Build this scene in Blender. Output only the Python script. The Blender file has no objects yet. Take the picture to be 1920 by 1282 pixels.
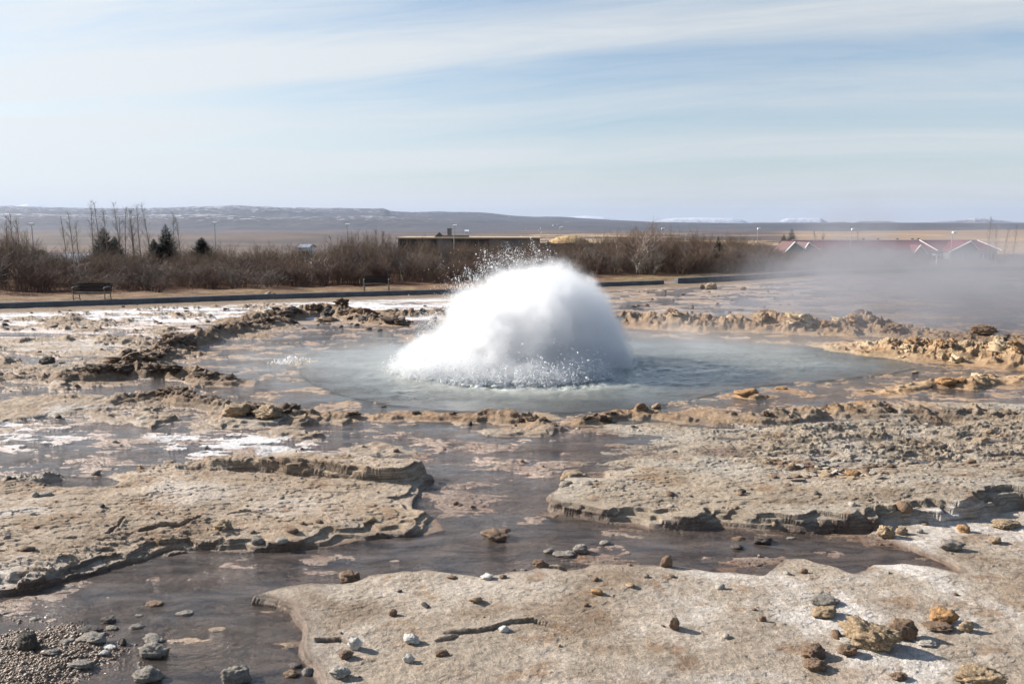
import bpy, math, random
import numpy as np
from mathutils import Vector, Matrix

random.seed(7)
sc = bpy.context.scene
COL = sc.collection
R = math.radians

# ------------------------------------------------------------------ camera
H, F, HY, W, HT = 3.4, 1493.0, 422.0, 1920.0, 1282.0
PITCH = math.atan((HT / 2 - HY) / F)
CP, SP = math.cos(PITCH), math.sin(PITCH)
cam = bpy.data.cameras.new('camera')
cam.sensor_width = 36.0
cam.lens = 36.0 * F / W
cam.clip_start = 0.1
cam.clip_end = 60000.0
cam_o = bpy.data.objects.new('camera', cam)
COL.objects.link(cam_o)
cam_o.location = (0, 0, H)
cam_o.rotation_euler = (math.pi / 2 - PITCH, 0, 0)
sc.camera = cam_o

# ------------------------------------------------------------------ light
SUN_AZ = 72.0      # degrees left of the viewing direction
SUN_EL = 26.5
sun = bpy.data.lights.new('sun', 'SUN')
sun.energy = 5.0
sun.angle = R(0.55)
sun.color = (1.0, 0.94, 0.86)
sun_o = bpy.data.objects.new('sun', sun)
COL.objects.link(sun_o)
sdir = Vector((-math.sin(R(SUN_AZ)) * math.cos(R(SUN_EL)), math.cos(R(SUN_AZ)) * math.cos(R(SUN_EL)), math.sin(R(SUN_EL))))
sun_o.rotation_euler = sdir.to_track_quat('Z', 'Y').to_euler()
sun_o.location = (-20, 10, 20)

sc.view_settings.view_transform = 'Standard'
sc.view_settings.look = 'None'
sc.view_settings.exposure = 1.08
sc.view_settings.gamma = 1.0
sc.cycles.max_bounces = 8
sc.cycles.diffuse_bounces = 2
sc.cycles.glossy_bounces = 3
sc.cycles.transparent_max_bounces = 12
sc.cycles.volume_bounces = 8
sc.cycles.sample_clamp_indirect = 6.0
sc.cycles.use_denoising = True
sc.cycles.denoising_prefilter = 'ACCURATE'
sc.cycles.caustics_reflective = False
sc.cycles.caustics_refractive = False


# ------------------------------------------------------------------ node helper
class NT:
    def __init__(s, tree):
        s.t = tree
        s.t.nodes.clear()

    def n(s, kind, **kw):
        nd = s.t.nodes.new(kind)
        ins = kw.pop('ins', {})
        for k, v in kw.items():
            setattr(nd, k, v)
        for k, v in ins.items():
            s.put(nd.inputs[k], v)
        return nd

    def put(s, sock, v):
        if hasattr(v, 'node') or isinstance(v, bpy.types.NodeSocket):
            s.t.links.new(v, sock)
        else:
            sock.default_value = v

    def m(s, op, a, b=0.0, c=None, clamp=False):
        nd = s.t.nodes.new('ShaderNodeMath')
        nd.operation = op
        nd.use_clamp = clamp
        s.put(nd.inputs[0], a)
        s.put(nd.inputs[1], b)
        if c is not None:
            s.put(nd.inputs[2], c)
        return nd.outputs[0]

    def vm(s, op, a, b=None, scale=None):
        nd = s.t.nodes.new('ShaderNodeVectorMath')
        nd.operation = op
        s.put(nd.inputs[0], a)
        if b is not None:
            s.put(nd.inputs[1], b)
        if scale is not None:
            s.put(nd.inputs['Scale'], scale)
        return nd.outputs['Value'] if op in ('LENGTH', 'DOT_PRODUCT', 'DISTANCE') else nd.outputs['Vector']

    def noise(s, vec, scale, detail=4.0, rough=0.5, dist=0.0, col=False):
        nd = s.t.nodes.new('ShaderNodeTexNoise')
        if vec is not None:
            s.put(nd.inputs['Vector'], vec)
        nd.inputs['Scale'].default_value = scale
        nd.inputs['Detail'].default_value = detail
        nd.inputs['Roughness'].default_value = rough
        nd.inputs['Distortion'].default_value = dist
        return nd.outputs['Color' if col else 'Fac']

    def mr(s, v, a, b, c=0.0, d=1.0, smooth=False):
        nd = s.t.nodes.new('ShaderNodeMapRange')
        nd.clamp = True
        if smooth:
            nd.interpolation_type = 'SMOOTHSTEP'
        s.put(nd.inputs['Value'], v)
        for i, x in zip((1, 2, 3, 4), (a, b, c, d)):
            s.put(nd.inputs[i], x)
        return nd.outputs[0]

    def mix(s, f, a, b, mode='MIX'):
        nd = s.t.nodes.new('ShaderNodeMix')
        nd.data_type = 'RGBA'
        nd.blend_type = mode
        s.put(nd.inputs[0], f)
        s.put(nd.inputs[6], a if not isinstance(a, tuple) else (*a, 1))
        s.put(nd.inputs[7], b if not isinstance(b, tuple) else (*b, 1))
        return nd.outputs[2]

    def ramp(s, v, stops, interp='LINEAR'):
        nd = s.t.nodes.new('ShaderNodeValToRGB')
        s.put(nd.inputs[0], v)
        cr = nd.color_ramp
        cr.interpolation = interp
        while len(cr.elements) > 1:
            cr.elements.remove(cr.elements[-1])
        cr.elements[0].position = stops[0][0]
        c = stops[0][1]
        cr.elements[0].color = (*c, 1) if isinstance(c, tuple) else (c, c, c, 1)
        for p, c in stops[1:]:
            e = cr.elements.new(p)
            e.color = (*c, 1) if isinstance(c, tuple) else (c, c, c, 1)
        return nd.outputs[0]

    def xyz(s, v):
        nd = s.t.nodes.new('ShaderNodeSeparateXYZ')
        s.put(nd.inputs[0], v)
        return nd.outputs

    def comb(s, x, y, z):
        nd = s.t.nodes.new('ShaderNodeCombineXYZ')
        for i, v in enumerate((x, y, z)):
            s.put(nd.inputs[i], v)
        return nd.outputs[0]


# ------------------------------------------------------------------ sky
world = bpy.data.worlds.new('World')
sc.world = world
world.use_nodes = True
nt = NT(world.node_tree)
sky = nt.n('ShaderNodeTexSky')
sky.sky_type = 'NISHITA'
sky.sun_disc = False
sky.sun_elevation = R(SUN_EL)
sky.sun_rotation = R(-SUN_AZ)
sky.altitude = 100
sky.air_density = 1.0
sky.dust_density = 1.2
sky.ozone_density = 1.5
tc = nt.n('ShaderNodeTexCoord')
gx, gy, gz = nt.xyz(tc.outputs['Generated'])
CA, SA = math.cos(R(70)), math.sin(R(70))
perp = nt.m('MAXIMUM', nt.m('ADD', nt.m('MULTIPLY', gx, CA), nt.m('MULTIPLY', gy, SA)), 0.05)
along = nt.m('ADD', nt.m('MULTIPLY', gx, -SA), nt.m('MULTIPLY', gy, CA))
tt = nt.m('DIVIDE', gz, perp)          # 1 / cross coordinate on the cloud deck
ss = nt.m('DIVIDE', along, perp)
warp = nt.m('SUBTRACT', nt.noise(nt.comb(nt.m('MULTIPLY', tt, 3.0), nt.m('MULTIPLY', ss, 1.3), 0.3), 1.0, 3.0), 0.5)
t2 = nt.m('ADD', tt, nt.m('MULTIPLY', warp, 0.034))
bands = nt.ramp(nt.m('MULTIPLY', t2, 1.368), [(0.0, .9), (.06, .85), (.098, .60), (.116, .82), (.132, .82), (.146, .58), (.166, .52), (.19, .70), (.215, .74), (.24, .50), (.265, .34), (.277, .42), (.293, .78), (.315, .88), (.335, .76), (.362, .46), (.385, .28), (.44, .40), (.6, .42), (1.0, .45)])
w1 = nt.noise(nt.comb(nt.m('MULTIPLY', t2, 34.0), nt.m('MULTIPLY', ss, 2.2), 4.0), 1.0, 8.0, 0.65, 0.9)
w2 = nt.noise(nt.comb(nt.m('MULTIPLY', t2, 10.0), nt.m('MULTIPLY', ss, 1.0), 9.0), 1.0, 5.0, 0.55, 0.3)
wisp = nt.m('ADD', nt.m('MULTIPLY', nt.m('SUBTRACT', w1, 0.5), 0.95), nt.m('MULTIPLY', nt.m('SUBTRACT', w2, 0.5), 0.65))
leftb = nt.mr(ss, .3, 1.05, -0.04, 0.48)
cloud = nt.m('ADD', nt.m('ADD', bands, wisp), leftb, clamp=True)
cloud = nt.m('MULTIPLY', cloud, nt.mr(gz, .28, .6, 1.0, .12))
low = nt.mr(gz, 0.0, 0.14, 1.0, 0.0, True)
cloud = nt.m('MAXIMUM', cloud, nt.m('MULTIPLY', low, 0.93))
# the veil is brighter towards the sun
sdot = nt.vm('DOT_PRODUCT', tc.outputs['Generated'], (sdir.x, sdir.y, sdir.z))
cb = nt.mr(sdot, 0.1, 0.75, 5.35, 6.3)
ccol = nt.vm('SCALE', (0.945, 0.98, 1.0), scale=cb)
skyb = nt.vm('MULTIPLY', sky.outputs[0], (.86, .97, 1.03))
fin = nt.mix(nt.m('MULTIPLY', cloud, 0.92), skyb, ccol)
bg = nt.n('ShaderNodeBackground', ins={'Color': fin, 'Strength': 0.0690})
out = nt.n('ShaderNodeOutputWorld')
nt.t.links.new(bg.outputs[0], out.inputs[0])


# ------------------------------------------------------------------ geometry helpers
def ray(px, py):
    a = (px - W / 2) / F
    b = (HT / 2 - py) / F
    return a, CP + b * SP, -SP + b * CP


def gp(px, py, z=0.0):
    a, b, c = ray(px, py)
    t = (z - H) / c
    return a * t, b * t


def at(px, py, Y):
    a, b, c = ray(px, py)
    t = Y / b
    return Vector((a * t, Y, H + c * t))


def proj(x, y, z=0.0):
    dz = z - H
    f = y * CP - dz * SP
    u = y * SP + dz * CP
    return W / 2 + F * x / f, HT / 2 - F * u / f


def hash2(ix, iy, seed):
    h = (ix.astype(np.int64) * 374761393 + iy.astype(np.int64) * 668265263 + seed * 1442695041) & 0xFFFFFFFF
    h = ((h ^ (h >> 13)) * 1274126177) & 0xFFFFFFFF
    return (h ^ (h >> 16)) & 0xFFFFFFFF


def perlin(x, y, seed=0):
    x0 = np.floor(x); y0 = np.floor(y)
    fx = x - x0; fy = y - y0
    ix = x0.astype(np.int64); iy = y0.astype(np.int64)
    u = fx * fx * fx * (fx * (fx * 6 - 15) + 10)
    v = fy * fy * fy * (fy * (fy * 6 - 15) + 10)

    def g(dx, dy):
        a = hash2(ix + dx, iy + dy, seed) * (2 * math.pi / 4294967296.0)
        return np.cos(a) * (fx - dx) + np.sin(a) * (fy - dy)
    n0 = g(0, 0) * (1 - u) + g(1, 0) * u
    n1 = g(0, 1) * (1 - u) + g(1, 1) * u
    return (n0 * (1 - v) + n1 * v) * 1.5


def fbm(x, y, octv=4, seed=0, gain=0.5, lac=2.03):
    s = 0; a = 1.0; t = 0
    for i in range(octv):
        s = s + a * perlin(x, y, seed + i * 17)
        t += a
        a *= gain
        x = x * lac + 11.3; y = y * lac + 7.1
    return s / t


def billow(x, y, octv=4, seed=0, gain=0.5):
    s = 0; a = 1.0; t = 0
    for i in range(octv):
        s = s + a * np.abs(perlin(x, y, seed + i * 17))
        t += a; a *= gain
        x = x * 2.07 + 3.3; y = y * 2.07 + 5.1
    return 1.0 - 2.2 * s / t       # cusped valleys inverted -> lumpy ridges


def ss_(e0, e1, x):
    t = np.clip((x - e0) / (e1 - e0), 0, 1)
    return t * t * (3 - 2 * t)


def perlin3(p, seed=0):
    i0 = np.floor(p); f = p - i0; i = i0.astype(np.int64)
    w = f * f * f * (f * (f * 6 - 15) + 10)
    res = 0
    for dx in (0, 1):
        for dy in (0, 1):
            for dz in (0, 1):
                h = hash2(i[:, 0] + dx + 57 * (i[:, 2] + dz), i[:, 1] + dy, seed + 3)
                h2 = hash2(i[:, 2] + dz, i[:, 0] + dx + 91 * (i[:, 1] + dy), seed + 9)
                a = h * (2 * math.pi / 4294967296.0)
                z = h2 * (2 / 4294967296.0) - 1
                r = np.sqrt(1 - z * z)
                g = np.cos(a) * r * (f[:, 0] - dx) + np.sin(a) * r * (f[:, 1] - dy) + z * (f[:, 2] - dz)
                ww = (w[:, 0] if dx else 1 - w[:, 0]) * (w[:, 1] if dy else 1 - w[:, 1]) * (w[:, 2] if dz else 1 - w[:, 2])
                res = res + g * ww
    return res * 1.5


def fbm3(p, octv=4, seed=0, gain=0.5, billowy=False):
    s = 0; a = 1.0; t = 0
    for k in range(octv):
        n = perlin3(p, seed + 13 * k)
        s = s + a * (1 - 2.2 * np.abs(n) if billowy else n)
        t += a; a *= gain
        p = p * 2.03 + 5.7
    return s / t


def mesh_np(name, verts, faces, smooth=True):
    """faces: (n,3) or (n,4) int array"""
    me = bpy.data.meshes.new(name)
    verts = np.asarray(verts, dtype=np.float32)
    faces = np.asarray(faces, dtype=np.int32)
    me.vertices.add(len(verts))
    me.vertices.foreach_set('co', verts.ravel())
    k = faces.shape[1]
    me.loops.add(faces.size)
    me.loops.foreach_set('vertex_index', faces.ravel())
    me.polygons.add(len(faces))
    me.polygons.foreach_set('loop_start', np.arange(0, faces.size, k, dtype=np.int32))
    if smooth:
        me.polygons.foreach_set('use_smooth', np.ones(len(faces), dtype=bool))
    me.update(calc_edges=True)
    return me


def link(name, me, mat=None, parent=None, loc=None):
    o = bpy.data.objects.new(name, me)
    COL.objects.link(o)
    if mat is not None and me is not None and not me.materials:
        me.materials.append(mat)
    if parent is not None:
        o.parent = parent
    if loc is not None:
        o.location = loc
    return o


def tag(o, label, cat, group=None, kind=None):
    if label:
        o['label'] = label
    if cat:
        o['category'] = cat
    if group:
        o['group'] = group
    if kind:
        o['kind'] = kind
    return o


def empty(name, loc=(0, 0, 0), rz=0.0):
    o = bpy.data.objects.new(name, None)
    o.empty_display_size = 0.2
    COL.objects.link(o)
    o.location = loc
    o.rotation_euler = (0, 0, rz)
    return o


def copy_tree(o, parent=None):
    c = o.copy()
    COL.objects.link(c)
    if parent is not None:
        c.parent = parent
    for ch in o.children:
        copy_tree(ch, c)
    return c


class MB:
    """collects simple shapes into one mesh"""
    def __init__(s):
        s.v = []; s.f = []

    def box(s, c, sz, rz=0.0, rx=0.0):
        b = len(s.v)
        M = Matrix.Rotation(rz, 3, 'Z') @ Matrix.Rotation(rx, 3, 'X')
        for dz in (-.5, .5):
            for dy in (-.5, .5):
                for dx in (-.5, .5):
                    s.v.append(Vector(c) + M @ Vector((dx * sz[0], dy * sz[1], dz * sz[2])))
        for q in ((0, 2, 3, 1), (4, 5, 7, 6), (0, 1, 5, 4), (2, 6, 7, 3), (0, 4, 6, 2), (1, 3, 7, 5)):
            s.f.append(tuple(b + i for i in q))

    def bar(s, pts, rad, n=6):
        if not isinstance(rad, (list, tuple)):
            rad = [rad] * len(pts)
        pts = [Vector(p) for p in pts]
        b = len(s.v)
        for i, p in enumerate(pts):
            d = (pts[min(i + 1, len(pts) - 1)] - pts[max(i - 1, 0)]).normalized()
            u = d.orthogonal().normalized() if abs(d.z) < .9 else d.cross(Vector((0, 1, 0))).normalized()
            if abs(d.z) < .9:
                u = d.cross(Vector((0, 0, 1))).normalized()
            w = d.cross(u)
            for k in range(n):
                a = 2 * math.pi * k / n
                s.v.append(p + (u * math.cos(a) + w * math.sin(a)) * rad[i])
        for i in range(len(pts) - 1):
            for k in range(n):
                k2 = (k + 1) % n
                s.f.append((b + i * n + k, b + i * n + k2, b + (i + 1) * n + k2, b + (i + 1) * n + k))
        s.f.append(tuple(b + k for k in range(n))[::-1])
        e = b + (len(pts) - 1) * n
        s.f.append(tuple(e + k for k in range(n)))

    def poly(s, pts):
        b = len(s.v)
        s.v += [Vector(p) for p in pts]
        s.f.append(tuple(range(b, b + len(pts))))

    def build(s, name, mat, parent=None, loc=None):
        me = bpy.data.meshes.new(name)
        me.from_pydata([tuple(v) for v in s.v], [], s.f)
        me.update()
        return link(name, me, mat, parent, loc)


def attr(me, name, data, kind='FLOAT'):
    a = me.attributes.new(name, 'FLOAT_COLOR' if kind == 'COLOR' else 'FLOAT', 'POINT')
    if kind == 'COLOR':
        d = np.ones((len(data), 4), dtype=np.float32); d[:, :3] = data
        a.data.foreach_set('color', d.ravel())
    else:
        a.data.foreach_set('value', np.asarray(data, dtype=np.float32).ravel())


# ------------------------------------------------------------------ materials
def simple(name, col, rough=0.8, metal=0.0, var=0.25, scale=6.0, bump=0.0):
    m = bpy.data.materials.new(name)
    m.use_nodes = True
    t = NT(m.node_tree)
    tcn = t.n('ShaderNodeTexCoord').outputs['Object']
    n = t.noise(tcn, scale, 5.0, 0.6)
    c = t.mix(t.mr(n, .3, .7), tuple(x * (1 - var) for x in col), tuple(min(1, x * (1 + var)) for x in col))
    b = t.n('ShaderNodeBsdfPrincipled', ins={'Base Color': c, 'Roughness': rough, 'Metallic': metal})
    if bump:
        bp = t.n('ShaderNodeBump', ins={'Strength': bump, 'Distance': 0.02, 'Height': t.noise(tcn, scale * 4, 6.0, .6)})
        t.put(b.inputs['Normal'], bp.outputs[0])
    o = t.n('ShaderNodeOutputMaterial')
    t.put(o.inputs[0], b.outputs[0])
    return m


def ground_material():
    m = bpy.data.materials.new('sinter_ground')
    m.use_nodes = True
    t = NT(m.node_tree)
    pos = t.n('ShaderNodeNewGeometry').outputs['Position']
    colr = t.n('ShaderNodeAttribute', attribute_name='tint').outputs['Color']
    wet = t.n('ShaderNodeAttribute', attribute_name='wet').outputs['Fac']
    near = t.n('ShaderNodeAttribute', attribute_name='near').outputs['Fac']
    st = t.vm('MULTIPLY', pos, (1.0, 1.0, 3.0))
    n1 = t.noise(st, 1.4, 6.0, .6)
    n2 = t.noise(st, 16.0, 6.0, .7)
    n3 = t.noise(st, 85.0, 3.0, .7)
    k = t.m('MULTIPLY', t.mr(n1, .3, .7, .82, 1.15), t.mr(n2, .28, .72, .60, 1.34))
    k = t.m('MULTIPLY', k, t.mr(n3, .3, .7, .62, 1.34))
    k = t.m('ADD', t.m('MULTIPLY', k, near), t.m('SUBTRACT', 1.0, near))
    c = t.vm('SCALE', colr, scale=k)
    # scattered rusty and chalky flecks of the dry crust
    fl = t.noise(st, 30.0, 5.0, .65, .4)
    rus = t.m('MULTIPLY', t.mr(fl, .60, .68), t.mr(t.noise(st, 2.2, 4.0, .6), .46, .62))
    dry = t.m('MULTIPLY', t.m('SUBTRACT', 1.0, wet), near)
    c = t.mix(t.m('MULTIPLY', t.m('MULTIPLY', rus, .8), dry), c, (.30, .17, .085))
    chk = t.m('MULTIPLY', t.mr(fl, .42, .34), t.mr(t.noise(st, 1.3, 4.0, .6), .46, .62))
    c = t.mix(t.m('MULTIPLY', t.m('MULTIPLY', chk, .7), dry), c, (.66, .63, .58))
    pit = t.mr(t.noise(st, 48.0, 4.0, .6, .5), .64, .72)
    c = t.mix(t.m('MULTIPLY', t.m('MULTIPLY', pit, .8), dry), c, (.10, .08, .065))
    rough = t.m('SUBTRACT', .92, t.m('MULTIPLY', wet, .56))
    rough = t.m('ADD', rough, t.m('MULTIPLY', t.m('SUBTRACT', n2, .5), .3))
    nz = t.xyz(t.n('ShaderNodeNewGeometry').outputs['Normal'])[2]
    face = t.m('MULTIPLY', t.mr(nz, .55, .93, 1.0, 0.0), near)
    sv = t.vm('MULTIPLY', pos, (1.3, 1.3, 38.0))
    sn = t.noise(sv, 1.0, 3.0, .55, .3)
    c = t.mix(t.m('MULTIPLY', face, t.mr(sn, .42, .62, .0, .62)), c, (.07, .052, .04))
    b0 = t.n('ShaderNodeBump', ins={'Strength': face, 'Distance': .05, 'Height': sn})
    b1 = t.n('ShaderNodeBump', ins={'Strength': 1.0, 'Distance': .055, 'Height': n2, 'Normal': b0.outputs[0]})
    b2 = t.n('ShaderNodeBump', ins={'Strength': .9, 'Distance': .016, 'Height': n3, 'Normal': b1.outputs[0]})
    t.put(b1.inputs['Strength'], t.m('MULTIPLY', near, .9))
    t.put(b2.inputs['Strength'], t.m('MULTIPLY', near, .9))
    b = t.n('ShaderNodeBsdfPrincipled', ins={'Base Color': c, 'Roughness': rough, 'Normal': b2.outputs[0]})
    b.inputs['Specular IOR Level'].default_value = .45
    o = t.n('ShaderNodeOutputMaterial')
    t.put(o.inputs[0], b.outputs[0])
    return m


def rock_material(name, col, wet=0.0, streak=0.3):
    m = bpy.data.materials.new(name)
    m.use_nodes = True
    t = NT(m.node_tree)
    pos = t.n('ShaderNodeNewGeometry').outputs['Position']
    n1 = t.noise(pos, 9.0, 6.0, .65)
    n2 = t.noise(pos, 55.0, 5.0, .7)
    c = t.mix(t.mr(n1, .3, .7), tuple(x * .66 for x in col), tuple(min(.8, x * 1.3) for x in col))
    c = t.vm('SCALE', c, scale=t.mr(n2, .3, .7, .62, 1.34))
    b1 = t.n('ShaderNodeBump', ins={'Strength': .9, 'Distance': .05, 'Height': n1})
    b2 = t.n('ShaderNodeBump', ins={'Strength': 1.0, 'Distance': .02, 'Height': n2, 'Normal': b1.outputs[0]})
    b = t.n('ShaderNodeBsdfPrincipled', ins={'Base Color': c, 'Roughness': .9 - wet * .5, 'Normal': b2.outputs[0]})
    o = t.n('ShaderNodeOutputMaterial')
    t.put(o.inputs[0], b.outputs[0])
    return m


TONES = {'dark': (.075, .062, .052), 'grey': (.25, .22, .185), 'white': (.62, .59, .54), 'tan': (.36, .26, .16),
         'brown': (.21, .135, .085), 'orange': (.40, .225, .10), 'pale': (.42, .38, .32), 'wet': (.10, .075, .062), 'umber': (.125, .08, .05), 'ochre': (.34, .19, .085), 'cream': (.50, .38, .24)}
RM = {k: rock_material(k + '_rock', v, .7 if k in ('wet',) else .1) for k, v in TONES.items()}


# ------------------------------------------------------------------ signed distances
def poly_sd(X, Y, pts, margin=2.0):
    """distance to polygon in metres, positive inside; -margin far outside"""
    P = np.array(pts, dtype=float)
    out = np.full(X.shape, -margin)
    sel = (X > P[:, 0].min() - margin) & (X < P[:, 0].max() + margin) & (Y > P[:, 1].min() - margin) & (Y < P[:, 1].max() + margin)
    x = X[sel]; y = Y[sel]
    if x.size == 0:
        return out
    d2 = np.full(x.shape, margin * margin * 4)
    ins = np.zeros(x.shape, dtype=bool)
    n = len(P)
    for i in range(n):
        ax, ay = P[i]; bx, by = P[(i + 1) % n]
        ex, ey = bx - ax, by - ay
        L = ex * ex + ey * ey + 1e-12
        t = np.clip(((x - ax) * ex + (y - ay) * ey) / L, 0, 1)
        dx = x - ax - t * ex; dy = y - ay - t * ey
        d2 = np.minimum(d2, dx * dx + dy * dy)
        c = ((ay > y) != (by > y))
        xi = ax + (y - ay) / (by - ay + (1e-12 if by == ay else 0)) * ex
        ins ^= c & (x < xi)
    d = np.sqrt(d2)
    out[sel] = np.maximum(np.where(ins, d, -d), -margin)
    return out


def line_d(X, Y, pts, margin=2.5):
    """distance to polyline and parameter-interpolated third value"""
    P = np.array(pts, dtype=float)
    out = np.full(X.shape, margin); val = np.zeros(X.shape)
    sel = (X > P[:, 0].min() - margin) & (X < P[:, 0].max() + margin) & (Y > P[:, 1].min() - margin) & (Y < P[:, 1].max() + margin)
    x = X[sel]; y = Y[sel]
    d = np.full(x.shape, margin * 1.0); v = np.zeros(x.shape)
    for i in range(len(P) - 1):
        ax, ay, av = P[i]; bx, by, bv = P[i + 1]
        ex, ey = bx - ax, by - ay
        t = np.clip(((x - ax) * ex + (y - ay) * ey) / (ex * ex + ey * ey + 1e-12), 0, 1)
        dd = np.hypot(x - ax - t * ex, y - ay - t * ey)
        k = dd < d
        d = np.where(k, dd, d); v = np.where(k, av + t * (bv - av), v)
    out[sel] = d; val[sel] = v
    return out, val


def G(pts, z=0.0):
    return [gp(a, b, z) for a, b in pts]


def G3(pts):
    return [(*gp(a, b, 0), c) for a, b, c in pts]


# traced on the ground plane ------------------------------------------------
SLAB_A = G([(-500, 915), (0, 905), (190, 892), (330, 872), (400, 866), (560, 868), (700, 878), (800, 884), (815, 900), (792, 925), (785, 950), (826, 972), (834, 992), (795, 1003), (700, 1012), (600, 1030), (480, 1036), (380, 1034), (300, 1052), (220, 1068), (130, 1092), (60, 1110), (0, 1122), (-500, 1190)])
SLAB_A2 = G([(345, 884), (420, 872), (560, 872), (700, 882), (790, 884), (803, 896), (760, 912), (690, 914), (600, 905), (500, 898), (400, 895)])
POND_A = G([(95, 908), (150, 898), (210, 894), (232, 905), (200, 919), (110, 919)])
SLAB_B = G([(1020, 938), (1060, 905), (1115, 905), (1112, 884), (1066, 872), (1110, 852), (1085, 836), (1160, 838), (1150, 815), (1085, 798), (1180, 772), (1290, 785), (1400, 782), (1500, 770), (1700, 755), (1920, 750), (2600, 740), (2600, 905), (2100, 935), (1920, 962), (1850, 980), (1790, 994), (1640, 1002), (1500, 1002), (1350, 996), (1220, 998), (1180, 986), (1100, 976), (1030, 962)])
SLAB_C = G([(465, 1133), (500, 1118), (560, 1108), (640, 1098), (700, 1081), (760, 1073), (830, 1078), (900, 1086), (980, 1079), (1010, 1068), (1060, 1072), (1110, 1063), (1180, 1060), (1240, 1065), (1300, 1068), (1380, 1077), (1425, 1076), (1440, 1062), (1455, 1050), (1510, 1048), (1560, 1062), (1600, 1075), (1618, 1068), (1625, 1056), (1680, 1053), (1740, 1062), (1790, 1074), (1760, 1056), (1715, 1037), (1670, 1020), (1615, 1008), (1640, 985), (1800, 970), (2600, 880), (2600, 1700), (600, 1700), (600, 1300), (585, 1255), (560, 1230), (562, 1185), (545, 1157), (520, 1142)])
BAR = G([(-300, 1190), (0, 1182), (60, 1168), (150, 1160), (205, 1168), (250, 1200), (215, 1235), (150, 1270), (100, 1330), (-300, 1400)])
SWIRL = G([(320, 1215), (350, 1180), (400, 1158), (470, 1140), (520, 1145), (545, 1170), (545, 1240), (470, 1290), (360, 1300), (300, 1270)])
SMALLS = [(G([(640, 840), (700, 826), (790, 836), (803, 850), (740, 861), (650, 858)]), .05),
          (G([(893, 871), (940, 862), (987, 870), (930, 877)]), .03),
          (G([(470, 812), (540, 805), (622, 815), (612, 827), (500, 826)]), .13),
          (G([(-500, 758), (0, 750), (100, 741), (200, 740), (240, 747), (235, 762), (150, 770), (90, 786), (30, 793), (0, 803), (-500, 835)]), .09),
          (G([(240, 772), (300, 765), (328, 790), (275, 806), (245, 801)]), .17),
          (G([(385, 770), (440, 757), (520, 760), (560, 778), (540, 800), (430, 806), (380, 792)]), .13),
          (G([(80, 737), (95, 718), (125, 715), (136, 722), (134, 738)]), .16),
          (G([(-60, 640), (60, 632), (180, 640), (260, 660), (200, 672), (60, 668)]), .05),
          (G([(20, 690), (120, 684), (230, 700), (130, 708), (30, 706)]), .06),
          (G([(560, 795), (610, 778), (665, 780), (640, 800)]), .10),
          (G([(330, 800), (380, 790), (420, 800), (380, 812)]), .05),
          (G([(880, 808), (960, 800), (1045, 806), (1035, 818), (940, 820)]), .10)]
CREST = [  # px, py, height ; each with a half width in metres
    (G3([(130, 712, .20), (200, 706, .30), (250, 703, .34), (310, 705, .32), (380, 713, .26), (430, 718, .12)]), .42),
    (G3([(250, 690, .30), (300, 668, .30), (340, 652, .34), (400, 632, .36), (470, 615, .26), (530, 606, .26)]), .55),
    (G3([(440, 606, .20), (520, 600, .38), (590, 590, .48), (640, 592, .50), (680, 600, .36), (740, 606, .14)]), .70),
    (G3([(700, 592, .22), (780, 590, .24), (840, 588, .26), (900, 584, .26)]), .8),
    (G3([(230, 752, .16), (300, 744, .18), (350, 755, .22), (420, 768, .20), (490, 780, .20), (560, 786, .16)]), .30),
    (G3([(565, 793, .14), (610, 785, .16), (660, 786, .08)]), .24),
    (G3([(705, 785, .06), (800, 781, .10), (900, 784, .15), (980, 790, .20), (1035, 803, .12)]), .26),
    (G3([(1090, 792, .12), (1160, 782, .16), (1220, 779, .16), (1300, 788, .06)]), .26),
    (G3([(1300, 778, .05), (1420, 788, .18), (1480, 786, .22), (1560, 772, .16)]), .34),
    (G3([(1560, 775, .12), (1640, 773, .24), (1720, 778, .18), (1820, 782, .20), (1960, 795, .22), (2200, 800, .2)]), .42),
    (G3([(1610, 652, .12), (1690, 660, .36), (1760, 668, .36), (1840, 672, .46), (1930, 680, .48), (2200, 690, .48)]), 1.15),
    (G3([(1640, 738, .04), (1760, 720, .14), (1800, 724, .22), (1870, 716, .16), (1960, 712, .1)]), .35),
    (G3([(1380, 742, .05), (1410, 744, .12), (1450, 742, .05)]), .16),
    (G3([(1180, 606, .42), (1260, 612, .50), (1350, 614, .40), (1450, 616, .58), (1500, 618, .50), (1560, 622, .30), (1615, 618, .62), (1665, 624, .40), (1740, 632, .2), (1900, 640, .2)]), 1.0),
    (G3([(520, 678, .03), (560, 680, .10), (600, 676, .03)]), .2),
    (G3([(0, 660, .03), (50, 664, .10), (95, 668, .05)]), .2),
    (G3([(140, 612, .03), (220, 606, .07), (300, 600, .03)]), .2),
]
POOL = G([(545, 672), (560, 700), (590, 722), (640, 742), (720, 758), (830, 770), (960, 775), (1080, 773), (1180, 768), (1290, 752), (1350, 735), (1440, 722), (1560, 712), (1660, 702), (1720, 690), (1710, 676), (1620, 664), (1560, 652), (1480, 645), (1380, 640), (1200, 632), (1000, 628), (820, 636), (640, 652)])
BASIN = G([(330, 690), (400, 730), (520, 765), (700, 790), (900, 795), (1200, 790), (1450, 785), (1650, 765), (1900, 740), (2100, 700), (1850, 650), (1600, 630), (1300, 608), (1000, 600), (700, 608), (520, 630), (400, 655)])
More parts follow.
